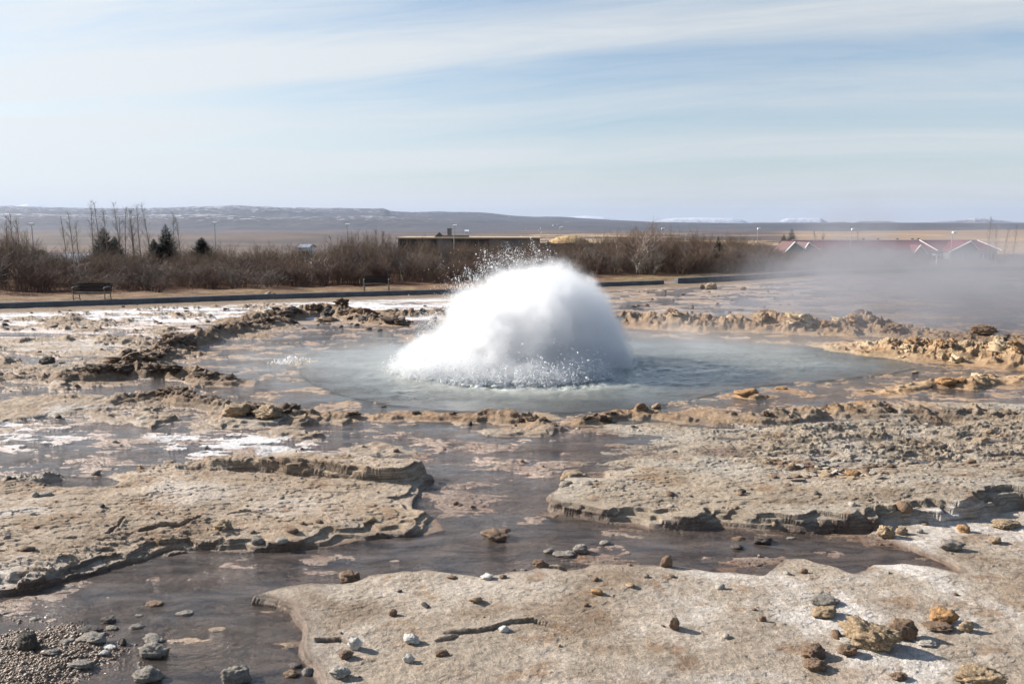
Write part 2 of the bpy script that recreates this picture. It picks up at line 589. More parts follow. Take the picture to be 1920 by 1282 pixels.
CRACKS = [(G3([(268, 1012, .05), (300, 1006, .07), (340, 1004, .07), (378, 986, .03)]), .022),
          (G3([(205, 1022, .03), (222, 1008, .06), (236, 992, .03)]), .02),
          (G3([(838, 1196, .02), (870, 1196, .05), (925, 1192, .06), (958, 1178, .06), (1000, 1175, .06), (1045, 1184, .02)]), .017),
          (G3([(600, 1216, .04), (640, 1212, .04), (668, 1222, .03)]), .02),
          (G3([(820, 1212, .03), (850, 1206, .05), (862, 1200, .02)]), .02),
          (G3([(345, 892, .05), (420, 893, .08), (500, 895, .09), (560, 903, .08), (610, 908, .05)]), .05),
          (G3([(430, 982, .02), (470, 976, .03), (530, 986, .02)]), .012),
          (G3([(1480, 892, .03), (1560, 882, .05), (1620, 886, .05), (1680, 876, .04), (1720, 864, .03)]), .04),
          (G3([(1715, 880, .04), (1740, 866, .07), (1790, 860, .05), (1810, 868, .02)]), .05),
          (G3([(1760, 856, .05), (1800, 850, .06), (1850, 846, .03)]), .04),
          (G3([(1860, 862, .04), (1900, 858, .05), (1960, 850, .03)]), .04),
          (G3([(1520, 896, .03), (1600, 890, .04), (1650, 902, .03)]), .035)]


def terrain(X, Y):
    """height, tint, wetness for arrays of ground positions"""
    PX, PY = proj(X, Y)
    # irregular outlines
    wx = fbm(X * .9, Y * .9, 3, 5, .5) * .30; wy = fbm(X * .9, Y * .9, 3, 55, .5) * .30
    sx = fbm(X * 4, Y * 4, 2, 71, .5) * .03; sy = fbm(X * 3, Y * 4, 2, 81, .5) * .06
    nsm = fbm(X * 1.5, Y * 2.0, 2, 83, .5); nsm2 = fbm(X * 3.5, Y * 1.0, 2, 87, .5)
    dist_f = np.clip(Y / 12.0, .45, 1.5)
    XW = X + (wx * .55 + sx) * dist_f; YW = Y + (wy * .55 + sy) * dist_f
    n_lo = fbm(X * .35, Y * .5, 4, 2)
    n_md = fbm(X * 1.6, Y * 1.6, 5, 3)
    n_hi = fbm(X * 8, Y * 8, 5, 4, .62)
    rug = billow(X * 1.7 + wx, Y * 1.5 + wy, 3, 6, .45)
    rug2 = billow(X * 3.4, Y * 3.2, 2, 8, .45)
    strat = fbm(X * 3.0, Y * 9.0, 5, 9, .6)

    pl = (fbm(X * .75, Y * 1.5, 5, 301, .6) * .5 + .5) * 13
    plq = np.floor(pl) + ss_(.42, .60, pl - np.floor(pl))
    pl2 = (fbm(X * 2.4, Y * 4.4, 4, 311, .6) * .5 + .5) * 9
    plq2 = np.floor(pl2) + ss_(.45, .62, pl2 - np.floor(pl2))
    plates = (plq * .016 - .104) + (plq2 * .007 - .031) * ss_(-.15, .25, fbm(X * .6, Y * .8, 3, 321))
    # channel / sheet-flow bed
    z = -.016 + n_lo * .010 + n_md * .016 + strat * .016 + n_hi * .005 + nsm * .006 + (plq * .012 - .078) * .8
    z = z + .013 * ss_(915, 880, PY) * ss_(-.25, .25, n_md + strat)
    # beyond the runoff: low land between pools on the left, wet flats elsewhere
    flat = ss_(800, 740, PY)
    fl = fbm(X * .42 + wx, Y * .62, 6, 21, .58)
    zf = fl * .15 + .006 + strat * .03 + n_md * .02
    st = .035
    q = zf / st; qf = np.floor(q); zf_t = (qf + ss_(.55, .95, q - qf)) * st
    zf = zf_t * .75 + zf * .25 + n_hi * .008
    wl = ss_(640, 480, PX)
    fr = np.maximum(0, billow(X * .9, Y * 1.1, 4, 23, .6) - .35) * ss_(-.1, .25, n_lo + fl)
    z = z * (1 - flat) + flat * ((zf + fr * .20 + (plq * .014 - .090)) * wl + (1 - wl) * (-.004 + fl * .05 + strat * .02 + fr * .05))
    dry = np.zeros(X.shape)

    rs = Y * Y / 6500.0

    def slab(sd, h, w, lay=3, off=.05, wob=.5):
        t = 0
        ww = np.maximum(w, rs * 2.0)
        oo = np.maximum(off, rs * 1.2)
        for k in range(lay):
            o = oo * k * np.maximum(.08, 1 + nsm * 3.2 + nsm2 * (1.6 if k % 2 else -1.6))
            t = t + ss_(0, ww, sd - o)
        return t / lay * h
    rollA = n_md * .014 + n_hi * .010 + strat * .010 + plates * .75
    sdA = poly_sd(XW, YW, SLAB_A)
    wA = np.clip((PX - 60) / 700, 0, 1)
    hA = slab(sdA, .15 - .05 * wA, .03, 3, .06) + ss_(0, 1.0, sdA) * .03
    # the outer lip of the slab breaks down in scaly steps at the lower left
    scal = ss_(560, 300, PX) * ss_(1.0, .25, sdA) * ss_(0, .05, sdA)
    q2 = (fbm(X * 2.2 - Y * 2, Y * 6 + X * 1.0, 5, 31, .6) * .5 + .5) * 6
    q2 = (np.floor(q2) + ss_(.5, .9, q2 - np.floor(q2))) / 6
    hA = hA + scal * (q2 - .6) * .15
    zA = -.03 + hA + rollA * ss_(0, .4, sdA)
    z = np.where(sdA > 0, np.maximum(z, zA), z)
    dry = np.maximum(dry, ss_(.02, .12, sdA))
    sd = poly_sd(XW, YW, SLAB_A2)
    z = z + slab(sd, .19, .025, 3, .035) * (.45 + .45 * ss_(350, 620, PX))
    sd = poly_sd(XW, YW, POND_A)
    z = np.where(sd > -.3, z * (1 - ss_(-.25, .02, sd)) + ss_(-.25, .02, sd) * -.012, z)
    dry = dry * (1 - ss_(-.1, .05, sd))

    sdB = poly_sd(XW, YW, SLAB_B)
    lipB = ss_(980, 1300, PX)
    hB = slab(sdB, .17 + .13 * ss_(1250, 1900, PX), .035 + .03 * ss_(1500, 1700, PX), 4, .05)
    zB = -.03 + hB * (ss_(870, 930, PY) * .85 + .15 + .0 * lipB) + rollA * ss_(0, .5, sdB) + ss_(0, 1.2, sdB) * .03
    z = np.where(sdB > 0, np.maximum(z, zB), z)
    dry = np.maximum(dry, ss_(.02, .12, sdB))
    # scaly rough belt behind slab B on the right
    belt = ss_(1300, 1480, PX) * ss_(900, 860, PY) * ss_(760, 800, PY)
    z = z + belt * plates * 1.2
    z = z + belt * (strat * .018 + n_md * .035)

    sdC = poly_sd(XW, YW, SLAB_C)
    zC = -.03 + slab(sdC, .085, .045, 2, .03) * (1 - .15 * ss_(1200, 1500, PX)) + (n_md * .010 + n_hi * .010 + strat * .006 + plates * .30) * ss_(0, .3, sdC)
    lipC = ss_(640, 560, PX) * ss_(.5, .0, sdC) * ss_(0, .03, sdC)
    zC = zC + lipC * .03
    z = np.where(sdC > 0, np.maximum(z, zC), z)
    dry = np.maximum(dry, ss_(.015, .1, sdC))
    sd = poly_sd(XW, YW, BAR)
    bar = ss_(-.05, .35, sd)
    z = z + bar * .045 + bar * n_hi * .012
    for pts, h in SMALLS:
        sd = poly_sd(XW, YW, pts)
        zz = -.03 + slab(sd, h * .7, .03, 3, .06) + (rug2 * .02 + n_hi * .012) * ss_(0, .15, sd)
        z = np.where(sd > 0, np.maximum(z, zz), z)
        dry = np.maximum(dry, ss_(.0, .08, sd))
    # pool basin
    sdb = poly_sd(XW, YW, BASIN)
    bas = ss_(-.3, .5, sdb)
    zb = -.006 + fbm(X * 1.1, Y * 1.2, 5, 41, .62) * .036 + strat * .012 + n_hi * .014
    z = np.where((dry < .5), z * (1 - bas) + zb * bas, z)
    sdp = poly_sd(XW, YW, POOL, 8.0)
    pool = ss_(-.25, .8, sdp)
    zp = -.02 - .12 * ss_(0, 2.0, sdp) - .9 * ss_(1.5, 5.0, sdp) + n_md * .03
    z = z * (1 - pool) + zp * pool
    # crests of broken crust
    crest = np.zeros(X.shape); orange = np.zeros(X.shape)
    for i, (pts, hw) in enumerate(CREST):
        d, v = line_d(XW + wx * .4, YW + wy * .4, pts)
        g = np.exp(-(d / hw) ** 2 * 1.3)
        lump = .42 + .58 * np.clip(rug * .9 + .25 + rug2 * .25, -.4, 1.2)
        hh = v * .92 * g * lump
        qs = .07
        q = hh / qs; qf = np.floor(q)
        hh = .45 * hh + .55 * (qf + ss_(.45, .9, q - qf)) * qs
        hh = hh + g * np.minimum(v, .3) * (rug2 * .14 + n_hi * .09)
        z = np.where(g > .12, np.maximum(z, z * .4 + hh * ss_(.1, .35, g)), z)
        crest = np.maximum(crest, g * np.clip(v * 6, 0, 1))
        if i in (10, 11, 12):
            orange = np.maximum(orange, g)
    for pts, hw in CRACKS:
        d, v = line_d(X + sx * .35 + wx * .1, Y + sy * .35 + wy * .1, pts)
        z = z - v * np.exp(-(d / hw) ** 2) * .9
        d2, v2 = line_d(X + sx * .35 + wx * .1, Y + sy * .35 + wy * .1 - hw * 1.8, pts)
        z = z + v2 * .35 * np.exp(-(d2 / (hw * 2)) ** 2)
    # behind the basin the ground stays at water level, then rises a hand to the path
    back = ss_(Yk(X) - 2.6, Yk(X) - .9, Y)
    z = z * (1 - back) + back * (.07 + n_md * .02 + n_hi * .01)
    z = z + ss_(Yk(X) + 1.2, Yk(X) + 3.0, Y) * (.12 + n_lo * .12)
    fall = ss_(60, 120, Y) * -3.0 + ss_(110, 650, Y) * -17.0
    z = z + fall + ss_(300, 900, Y) * fbm(X * .0018, Y * .0018, 4, 61) * 9.0
    far = ss_(48, 60, Y)

    # ---------------- tint
    def C3(*c):
        return np.array(c)[None, None, :] if X.ndim == 2 else np.array(c)[None, :]

    def mixc(a, b, f):
        f = np.clip(f, 0, 1)[..., None]
        return a * (1 - f) + b * f
    bed = C3(.235, .175, .145) + 0 * z[..., None]
    bed = mixc(bed, C3(.38, .31, .26), ss_(-.05, .4, strat + n_md * .6) * .8)
    bed = mixc(bed, C3(.20, .12, .08), ss_(.1, .5, fbm(X * .7, Y * 1.1, 4, 91)) * .7)
    c = bed
    beige = mixc(C3(.385, .305, .225) + 0 * z[..., None], C3(.44, .375, .30), ss_(-.3, .4, fbm(X * .5, Y * .9, 5, 101)))
    beige = mixc(beige, C3(.60, .57, .53), ss_(.02, .35, fbm(X * .6 + 9, Y * .8, 5, 111, .6)) * (.4 + .6 * ss_(500, 100, PX)))
    chalk = mixc(C3(.40, .345, .28) + 0 * z[..., None], C3(.68, .66, .63), ss_(-.15, .35, fbm(X * .9, Y * .9, 6, 121, .65)) * (.35 + .65 * ss_(900, 1600, PX)))
    gry = mixc(C3(.38, .325, .255) + 0 * z[..., None], C3(.43, .40, .35), ss_(-.2, .4, fbm(X * .7, Y * .7, 5, 131)))
    lowland = mixc(C3(.29, .22, .155) + 0 * z[..., None], C3(.37, .30, .23), ss_(-.2, .4, n_lo + n_md * .5))
    sw = poly_sd(XW, YW, SWIRL)
    bed = mixc(bed, C3(.40, .29, .20), ss_(-.15, .2, sw) * (.55 + .45 * ss_(-.2, .3, strat)))
    bed = bed * 1.3
    bed = bed * (1 + .30 * ss_(930, 880, PY))[..., None]
    c = bed * 1.4
    above = ss_(-.008, .012, z)
    lowland = mixc(lowland, bed * .72, ss_(795, 815, PY) * (1 - bar))
    c = mixc(c, lowland, above)
    c = mixc(c, beige, ss_(.02, .12, sdA))
    c = mixc(c, gry, ss_(.02, .12, sdB))
    c = mixc(c, chalk, ss_(.02, .12, sdC))
    for pts, h in SMALLS:
        sd = poly_sd(XW, YW, pts)
        c = mixc(c, beige * .9, ss_(.0, .1, sd))
    # damp and rusty stains on the dry slabs
    stn = fbm(X * .7 + 20, Y * 1.0, 6, 241, .62)
    dm = ss_(.10, .30, stn) * ss_(.05, .3, np.maximum(sdA, np.maximum(sdB, sdC)))
    c = mixc(c, c * np.array([.66, .58, .50]), dm * .75)
    stn = fbm(X * 1.8 + 50, Y * 2.6, 6, 251, .65)
    c = mixc(c, C3(.27, .165, .09), ss_(.16, .36, stn) * dry * .6)
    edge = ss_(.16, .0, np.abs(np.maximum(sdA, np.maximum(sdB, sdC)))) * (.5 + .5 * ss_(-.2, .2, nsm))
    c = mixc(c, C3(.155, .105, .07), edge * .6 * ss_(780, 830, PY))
    # iron-stained basin
    ocr = mixc(C3(.33, .20, .10) + 0 * z[..., None], C3(.46, .33, .20), ss_(-.3, .4, fbm(X * .8, Y * 1.4, 5, 141)))
    bw = ss_(-.6, .6, sdb + .7 * fbm(X * .7, Y * .9, 4, 151)) * (1 - ss_(.15, .25, sdA)) 
    c = mixc(c, ocr, bw * (.25 + .75 * ss_(-.012, .02, z)) * .85)
    c = mixc(c, C3(.44, .26, .10), ss_(1250, 1500, PX) * bw * ss_(-.2, .4, n_md) * .55)
    # dark scale on crests
    br = mixc(C3(.12, .075, .045) + 0 * z[..., None], C3(.27, .19, .12), ss_(-.1, .7, rug2 + n_hi))
    c = mixc(c, br, np.clip(crest * 1.2, 0, 1) * .92 * (1 - .45 * ss_(745, 770, PY)))
    org = mixc(C3(.30, .175, .085) + 0 * z[..., None], C3(.56, .40, .24), ss_(-.1, .6, rug2 + n_hi * .8))
    c = mixc(c, org, orange * 1.1)
    bk = ss_(1150, 1200, PX) * ss_(640, 625, PY) * crest
    c = mixc(c, C3(.40, .28, .18), bk * .7)
    # belt of reddish scales on slab B
    rb = ss_(1400, 1500, PX) * ss_(1720, 1640, PX) * ss_(868, 880, PY) * ss_(935, 920, PY)
    c = mixc(c, C3(.20, .11, .065), rb * ss_(.0, .35, n_md + strat) * .8)
    c = mixc(c, C3(.17, .125, .10), ss_(1290, 1330, PX) * ss_(1420, 1390, PX) * ss_(842, 846, PY) * ss_(860, 854, PY) * .8)
    # pool bed: yellowish shallows, milky blue-green deeper down
    pb = mixc(C3(.46, .39, .25) + 0 * z[..., None], C3(.42, .50, .42), ss_(.4, 2.4, sdp))
    pb = mixc(pb, C3(.32, .42, .42), ss_(1.0, 4.0, sdp))
    vent = np.exp(-(((X - 3.7) / 2.3) ** 2 + ((Y - 19.5) / 1.5) ** 2))  # mask for the deep vent and the dome's painted shadow
    pb = mixc(pb, C3(.05, .11, .20), vent * .95)  # dark blue for vent depth plus the dome's painted shadow
    c = mixc(c, pb, ss_(-.5, 1.0, sdp))
    # brown wet rim
    rim = np.exp(-((z + .004) / .010) ** 2) * ss_(.35, .1, np.minimum(np.minimum(np.abs(sdA), np.abs(sdC)), np.abs(sdB)))
    c = mixc(c, C3(.12, .065, .03), rim * .75 * ss_(740, 800, PY))
    # gravel bar under the pebbles
    c = mixc(c, C3(.20, .145, .10), bar)
    # sun glare painted white on the left shallows, with salt-white crust farther back
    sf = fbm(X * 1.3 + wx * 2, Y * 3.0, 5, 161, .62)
    wreg = ss_(260, 330, PX + (PY - 830) * -2) * ss_(640, 500, PX - (PY - 830) * 3) * ss_(806, 820, PY) * ss_(872, 850, PY)  # sun glare painted on the runoff
    wreg2 = ss_(70, 30, np.abs(PX - 30) * .3 + np.abs(PY - 815) * 1.5) * .9  # sun glints painted at the far left
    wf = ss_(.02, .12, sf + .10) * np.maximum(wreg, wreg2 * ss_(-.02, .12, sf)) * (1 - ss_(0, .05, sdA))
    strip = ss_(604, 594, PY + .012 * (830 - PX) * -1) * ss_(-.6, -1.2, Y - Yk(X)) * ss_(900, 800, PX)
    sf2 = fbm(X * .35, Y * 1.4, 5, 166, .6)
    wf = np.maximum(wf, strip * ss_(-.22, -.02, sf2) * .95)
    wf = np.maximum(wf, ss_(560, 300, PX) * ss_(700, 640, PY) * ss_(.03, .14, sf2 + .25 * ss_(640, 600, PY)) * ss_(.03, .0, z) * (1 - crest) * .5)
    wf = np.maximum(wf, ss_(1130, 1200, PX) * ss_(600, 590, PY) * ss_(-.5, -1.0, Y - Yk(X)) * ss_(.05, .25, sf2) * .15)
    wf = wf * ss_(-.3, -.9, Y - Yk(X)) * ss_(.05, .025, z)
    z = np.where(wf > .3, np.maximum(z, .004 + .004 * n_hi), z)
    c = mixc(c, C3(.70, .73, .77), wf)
    # strip by the path: trodden brown soil; beyond: straw-coloured grass, then heath
    c = mixc(c, C3(.19, .14, .095), back * ss_(Yk(X) + .5, Yk(X), Y))
    gr = mixc(C3(.135, .082, .038) + 0 * z[..., None], C3(.25, .175, .08), ss_(-.3, .3, fbm(X * 1.2, Y * 2.2, 5, 171)))
    gr = mixc(gr, C3(.13, .05, .022), np.clip(ss_(-.1, .4, fbm(X * .5, Y * 2.0, 4, 181)) + ss_(4.0, 5.5, Y - Yk(X)), 0, 1) * .8)
    gr = mixc(gr, C3(.16, .14, .045), ss_(1080, 1200, PX) * ss_(-.1, .3, n_md) * .7)
    c = mixc(c, gr, ss_(Yk(X) + 1.6, Yk(X) + 2.0, Y))
    path = ss_(Yk(X) + .05, Yk(X) + .1, Y) * ss_(Yk(X) + 2.0, Yk(X) + 1.9, Y)
    c = mixc(c, C3(.16, .14, .125), path * .6)
    hz = fbm(X * .004, Y * .0035, 6, 191, .62)
    heath = mixc(C3(.045, .031, .024) + 0 * z[..., None], C3(.098, .064, .042), ss_(-.25, .3, hz))
    field = fbm(X * .0022 + 4, Y * .0062, 4, 201, .5)
    heath = mixc(heath, C3(.43, .31, .175), ss_(.05, .12, field) * ss_(450, 700, Y) * ss_(2600, 1700, Y) * ss_(-100, 100, X) * .9)
    heath = mixc(heath, C3(.30, .20, .11), ss_(1450, 1520, PX) * ss_(200, 300, Y) * .7)
    c = mixc(c, heath, far)
    wet = np.clip(ss_(.035, .0, z), 0, 1) * (1 - far) * (1 - back)
    wet = np.maximum(wet, .35 * bas * (1 - ss_(0, .2, sdA)) * (1 - ss_(0, .2, sdC)) * (1 - ss_(0, .2, sdB)))
    lw = ss_(260, 60, PX) * ss_(790, 830, PY) * ss_(930, 905, PY)
    wet = np.maximum(wet, lw * .95)
    wet = np.maximum(wet, .8 * ss_(795, 815, PY) * (1 - dry))
    wet = np.maximum(wet, bar * .75)
    wet = wet * (1 - wf)
    # thin water also darkens what it soaks
    c = c * (1 - .22 * wet * (1 - pool) * (1 - ss_(-.2, -.01, -z)))[..., None]
    return z, np.clip(c * np.array([1.12, 1.045, .975]), 0, .80), wet, pool


# line of the concrete kerb along the path (distance from the camera as a function of x)
KERB_PX = [(-700, 590), (0, 577), (240, 569), (480, 560), (835, 550), (1130, 536), (1245, 532), (1400, 524), (1520, 515), (1800, 508), (2300, 500)]
_k = np.array([gp(a, b, .1) for a, b in KERB_PX])


def Yk(x):
    return np.interp(x, _k[:, 0], _k[:, 1], left=_k[0, 1] - 3, right=_k[-1, 1] + 3)


# ------------------------------------------------------------------ ground sheet
def build_ground():
    rows = [2.2, 3.0, 3.6]
    py = 1500.0
    ds = []
    while py > 500:
        ds.append(gp(960, py)[1])
        py -= 1.4 if py > 1165 else (.8 if py > 925 else .72 if py > 560 else 1.0)
    d = ds[-1]
    while d < 16000:
        d *= 1.022 if d < 400 else 1.03
        ds.append(d)
    rows += [r for r in ds if r > 3.75]
    rows = np.array(rows)
    u = np.arange(-1.0, 1.0001, .00112)
    u = np.concatenate([[-9, -5, -3, -2.2, -1.7, -1.4, -1.2, -1.1], u, [1.1, 1.2, 1.4, 1.7, 2.2, 3, 5, 9]])
    # keep full column density only where the frame looks; thin it outside
    keep = (np.abs(u) < .70) | (np.arange(len(u)) % 4 == 0) | (np.abs(u) > 1.0)
    u = u[keep]
    X = rows[:, None] * u[None, :]
    Y = np.repeat(rows[:, None], len(u), axis=1)
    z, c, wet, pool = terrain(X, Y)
    nr, nc = X.shape
    # break up the steep faces sideways so ledges undercut and crumble
    gyz = np.gradient(z, axis=0) / np.gradient(Y, axis=0)
    steep = np.clip(np.abs(gyz), 0, 2.0) / 2.0 * (Y < 45)
    jx = fbm(X * 3, z * 40, 4, 301, .6); jy = fbm(X * .8, z * 30, 2, 311, .5)
    X2 = X + 0 ; Y2 = Y + steep * jy * .03
    V = np.stack([X2, Y2, z], -1).reshape(-1, 3)
    idx = np.arange(nr * nc).reshape(nr, nc)
    Fc = np.stack([idx[:-1, :-1], idx[:-1, 1:], idx[1:, 1:], idx[1:, :-1]], -1).reshape(-1, 4)
    me = mesh_np('ground', V, Fc)
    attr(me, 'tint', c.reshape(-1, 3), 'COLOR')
    attr(me, 'wet', wet.ravel())
    attr(me, 'near', (1 - ss_(40, 75, Y)).ravel())
    o = link('ground', me, ground_material())
    tag(o, None, None, kind='structure')
    return o


def ground_z(x, y):
    z, c, w, p = terrain(np.array([float(x)]), np.array([float(y)]))
    return float(z[0])


build_ground()

# ------------------------------------------------------------------ water
def water_material(name, rip, ripd):
    m = bpy.data.materials.new(name)
    m.use_nodes = True
    t = NT(m.node_tree)
    pos = t.n('ShaderNodeNewGeometry').outputs['Position']
    flow = t.noise(pos, .9, 2.0, .5, col=True)
    p2 = t.vm('ADD', t.vm('MULTIPLY', pos, (1.0, 2.2, 1.0)), t.vm('SCALE', flow, scale=1.2))
    a = t.noise(p2, rip, 4.0, .55, .6)
    b = t.noise(p2, rip * 3.3, 3.0, .6, .3)
    patch = t.mr(t.noise(t.vm('MULTIPLY', pos, (.5, 1.2, 1.0)), 1.1, 3.0, .6), .38, .62, .12, 1.0)
    hgt = t.m('ADD', a, t.m('MULTIPLY', b, .35))
    bp = t.n('ShaderNodeBump', ins={'Distance': ripd, 'Height': hgt, 'Strength': patch})
    fr = t.n('ShaderNodeFresnel', ins={'IOR': 1.33, 'Normal': bp.outputs[0]})
    gl = t.n('ShaderNodeBsdfGlossy', ins={'Color': (.97, .98, 1, 1), 'Roughness': .05, 'Normal': bp.outputs[0]})
    pl_ = t.n('ShaderNodeAttribute', attribute_name='pooly').outputs['Fac']
    tr = t.n('ShaderNodeBsdfTransparent', ins={'Color': t.mix(pl_, (.95, .94, .93), (.95, .96, .94))})
    df = t.n('ShaderNodeBsdfDiffuse', ins={'Color': t.mix(pl_, (.30, .235, .19), (.52, .535, .475)), 'Normal': bp.outputs[0]})
    milk = t.mr(pl_, 0.0, 1.0, .19, .07)
    at_ = t.n('ShaderNodeAttribute', attribute_name='milk').outputs['Fac']
    stk = t.mr(t.noise(t.vm('ADD', t.vm('MULTIPLY', pos, (1.0, 3.4, 1.0)), t.vm('SCALE', flow, scale=1.6)), 1.7, 6.0, .65, .5), .36, .66, .35, 1.9)
    milk_ = t.m('MULTIPLY', t.m('ADD', t.m('MULTIPLY', stk, t.m('SUBTRACT', 1.0, pl_)), pl_), milk)
    under = t.n('ShaderNodeMixShader', ins={0: t.m('ADD', t.m('MULTIPLY', at_, t.mr(a, .3, .7, .8, 1.1)), milk_, clamp=True), 1: tr.outputs[0], 2: df.outputs[0]})
    mx = t.n('ShaderNodeMixShader', ins={0: fr.outputs[0], 1: under.outputs[0], 2: gl.outputs[0]})
    o = t.n('ShaderNodeOutputMaterial')
    t.put(o.inputs[0], mx.outputs[0])
    return m


def build_water():
    # runoff and pools: one level sheet, with a hole where the spring pool lies
    rows = np.concatenate([np.arange(2.5, 12, .25), np.arange(12, 32, .12), np.arange(32, 62, .5)])
    u = np.arange(-1.3, 1.31, .006)
    X = rows[:, None] * u[None, :]
    Y = np.repeat(rows[:, None], len(u), axis=1)
    V = np.stack([X, Y, np.zeros_like(X)], -1).reshape(-1, 3)
    nr, nc = X.shape
    idx = np.arange(nr * nc).reshape(nr, nc)
    Fc = np.stack([idx[:-1, :-1], idx[:-1, 1:], idx[1:, 1:], idx[1:, :-1]], -1).reshape(-1, 4)
    cx = V[Fc].mean(axis=1)
    sd = poly_sd(cx[:, 0], cx[:, 1], POOL, 8.0)
    far = cx[:, 1] < Yk(cx[:, 0]) + .5
    me = mesh_np('runoff_water', V, Fc[(sd < .10) & far])
    attr(me, 'milk', np.zeros(len(V)))
    attr(me, 'pooly', ss_(-1.6, 1.8, poly_sd(V[:, 0], V[:, 1], POOL, 8.0) + .6 * fbm(V[:, 0] * .8, V[:, 1] * .8, 4, 511)))
    o = link('runoff_water', me, water_material('thin_water', 12.0, .026))
    tag(o, None, None, kind='structure')
    # the spring pool: choppy milky water
    P = np.array(POOL)
    xs = np.arange(P[:, 0].min() - .3, P[:, 0].max() + .3, .045)
    ys = np.arange(P[:, 1].min() - .3, P[:, 1].max() + .3, .045)
    X, Y = np.meshgrid(xs, ys)
    sd = poly_sd(X, Y, POOL, 8.0)
    amp = ss_(-.05, 1.0, sd)
    rr = np.hypot(X - GX, Y - GY)
    z = .003 + amp * (fbm(X * 1.6, Y * 2.4, 4, 401, .55) * .035 + fbm(X * 7, Y * 11, 3, 411, .6) * .016)
    z += amp * .02 * np.sin(rr * 4.2 + fbm(X, Y, 3, 421) * 3) * np.exp(-np.abs(rr - 3.0) / 2.5)
    z += np.exp(-((rr - 2.6) / .6) ** 2) * amp * np.abs(fbm(X * 3, Y * 3, 4, 431, .6)) * .12
    nr, nc = X.shape
    idx = np.arange(nr * nc).reshape(nr, nc)
    Fc = np.stack([idx[:-1, :-1], idx[:-1, 1:], idx[1:, 1:], idx[1:, :-1]], -1).reshape(-1, 4)
    ok = (sd.ravel()[Fc] > -.02).all(axis=1)
    me = mesh_np('pool_water', np.stack([X, Y, z], -1).reshape(-1, 3), Fc[ok])
    vent = np.exp(-(((X - 3.7) / 2.3) ** 2 + ((Y - 19.5) / 1.5) ** 2))  # clearer water over the deep vent and the painted dome shadow
    attr(me, 'milk', ((ss_(-.1, 2.6, sd) * .34 + .30 * ss_(4.2, 2.6, rr)) * (1 - .85 * vent) + .75 * np.exp(-((rr - 2.75) / .45) ** 2) * ss_(-.15, .25, fbm(X * 2.2, Y * 3.4, 5, 521, .62)) * ss_(20.0, 18.5, Y) * ss_(3.2, 1.5, X)).ravel())
    attr(me, 'pooly', ss_(-1.6, 1.8, sd + .6 * fbm(X * .8, Y * .8, 4, 511)).ravel())
    o = link('pool_water', me, water_material('pool_water', 12.0, .026))
    tag(o, None, None, kind='structure')


GX, GY = .42, 19.2       # centre of the bursting water dome
build_water()
#@@PART3

# ------------------------------------------------------------------ the bursting dome of water and its steam
def ico(sub):
    import bmesh
    bm = bmesh.new()
    bmesh.ops.create_icosphere(bm, subdivisions=sub, radius=1.0)
    v = np.array([tuple(x.co) for x in bm.verts]); f = np.array([[q.index for q in p.verts] for p in bm.faces])
    bm.free()
    return v, f


ICO = {k: ico(k) for k in (1, 2, 3, 4, 5)}


def white_water(name, rough=.55, tr=.35):
    m = bpy.data.materials.new(name)
    m.use_nodes = True
    t = NT(m.node_tree)
    pos = t.n('ShaderNodeNewGeometry').outputs['Position']
    n = t.noise(pos, 9.0, 6.0, .7)
    bp = t.n('ShaderNodeBump', ins={'Strength': .7, 'Distance': .05, 'Height': n})
    d = t.n('ShaderNodeBsdfDiffuse', ins={'Color': (.93, .94, .95, 1), 'Normal': bp.outputs[0]})
    tl = t.n('ShaderNodeBsdfTranslucent', ins={'Color': (.93, .94, .95, 1), 'Normal': bp.outputs[0]})
    g = t.n('ShaderNodeBsdfGlossy', ins={'Roughness': .25, 'Normal': bp.outputs[0]})
    a = t.n('ShaderNodeMixShader', ins={0: tr, 1: d.outputs[0], 2: tl.outputs[0]})
    b = t.n('ShaderNodeMixShader', ins={0: .08, 1: a.outputs[0], 2: g.outputs[0]})
    o = t.n('ShaderNodeOutputMaterial')
    t.put(o.inputs[0], b.outputs[0])
    return m


# lobes of the burst: centre, radii (metres)
LOBES = [((.68, 19.2, .35), (1.95, 2.1, 2.38)),
         ((-.22, 18.9, .25), (1.85, 1.8, 1.98)),
         ((1.50, 19.5, .30), (1.45, 1.8, 1.95)),
         ((-1.20, 18.4, .05), (1.75, 1.5, .95)),
         ((2.05, 19.3, .05), (.95, 1.1, .9)),
         ((.6, 17.9, .0), (2.0, 1.2, .75))]


def vol_lobes(t, lobes, warp_s, warp_a, detail=4.0):
    p = t.n('ShaderNodeNewGeometry').outputs['Position']
    w = t.vm('SUBTRACT', t.noise(p, warp_s, detail, .6, col=True), (.5, .5, .5))
    p = t.vm('ADD', p, t.vm('SCALE', w, scale=warp_a))
    best = None
    for c, r in lobes:
        q = t.vm('MULTIPLY', t.vm('SUBTRACT', p, c), (1 / r[0], 1 / r[1], 1 / r[2]))
        d = t.m('SUBTRACT', 1.0, t.vm('LENGTH', q))
        best = d if best is None else t.m('SMOOTH_MAX', best, d, .12)
    return best, p


def volume_mat(name, dens, col, aniso, rate):
    m = bpy.data.materials.new(name)
    m.use_nodes = True
    t = NT(m.node_tree)
    dn = dens(t)
    v = t.n('ShaderNodeVolumePrincipled', ins={'Color': (*col, 1), 'Density': dn, 'Anisotropy': aniso})
    o = t.n('ShaderNodeOutputMaterial')
    t.put(o.inputs['Volume'], v.outputs[0])
    for s in (m.cycles, ):
        s.volume_step_rate = rate
    return m


geyser = empty('geyser_burst', (GX, GY, 0))
tag(geyser, 'white bursting dome of boiling water rising from the middle of the steaming pool', 'geyser')

v, f = ICO[5]
v2 = v.copy()
pts = []
for c, r in LOBES:
    pass
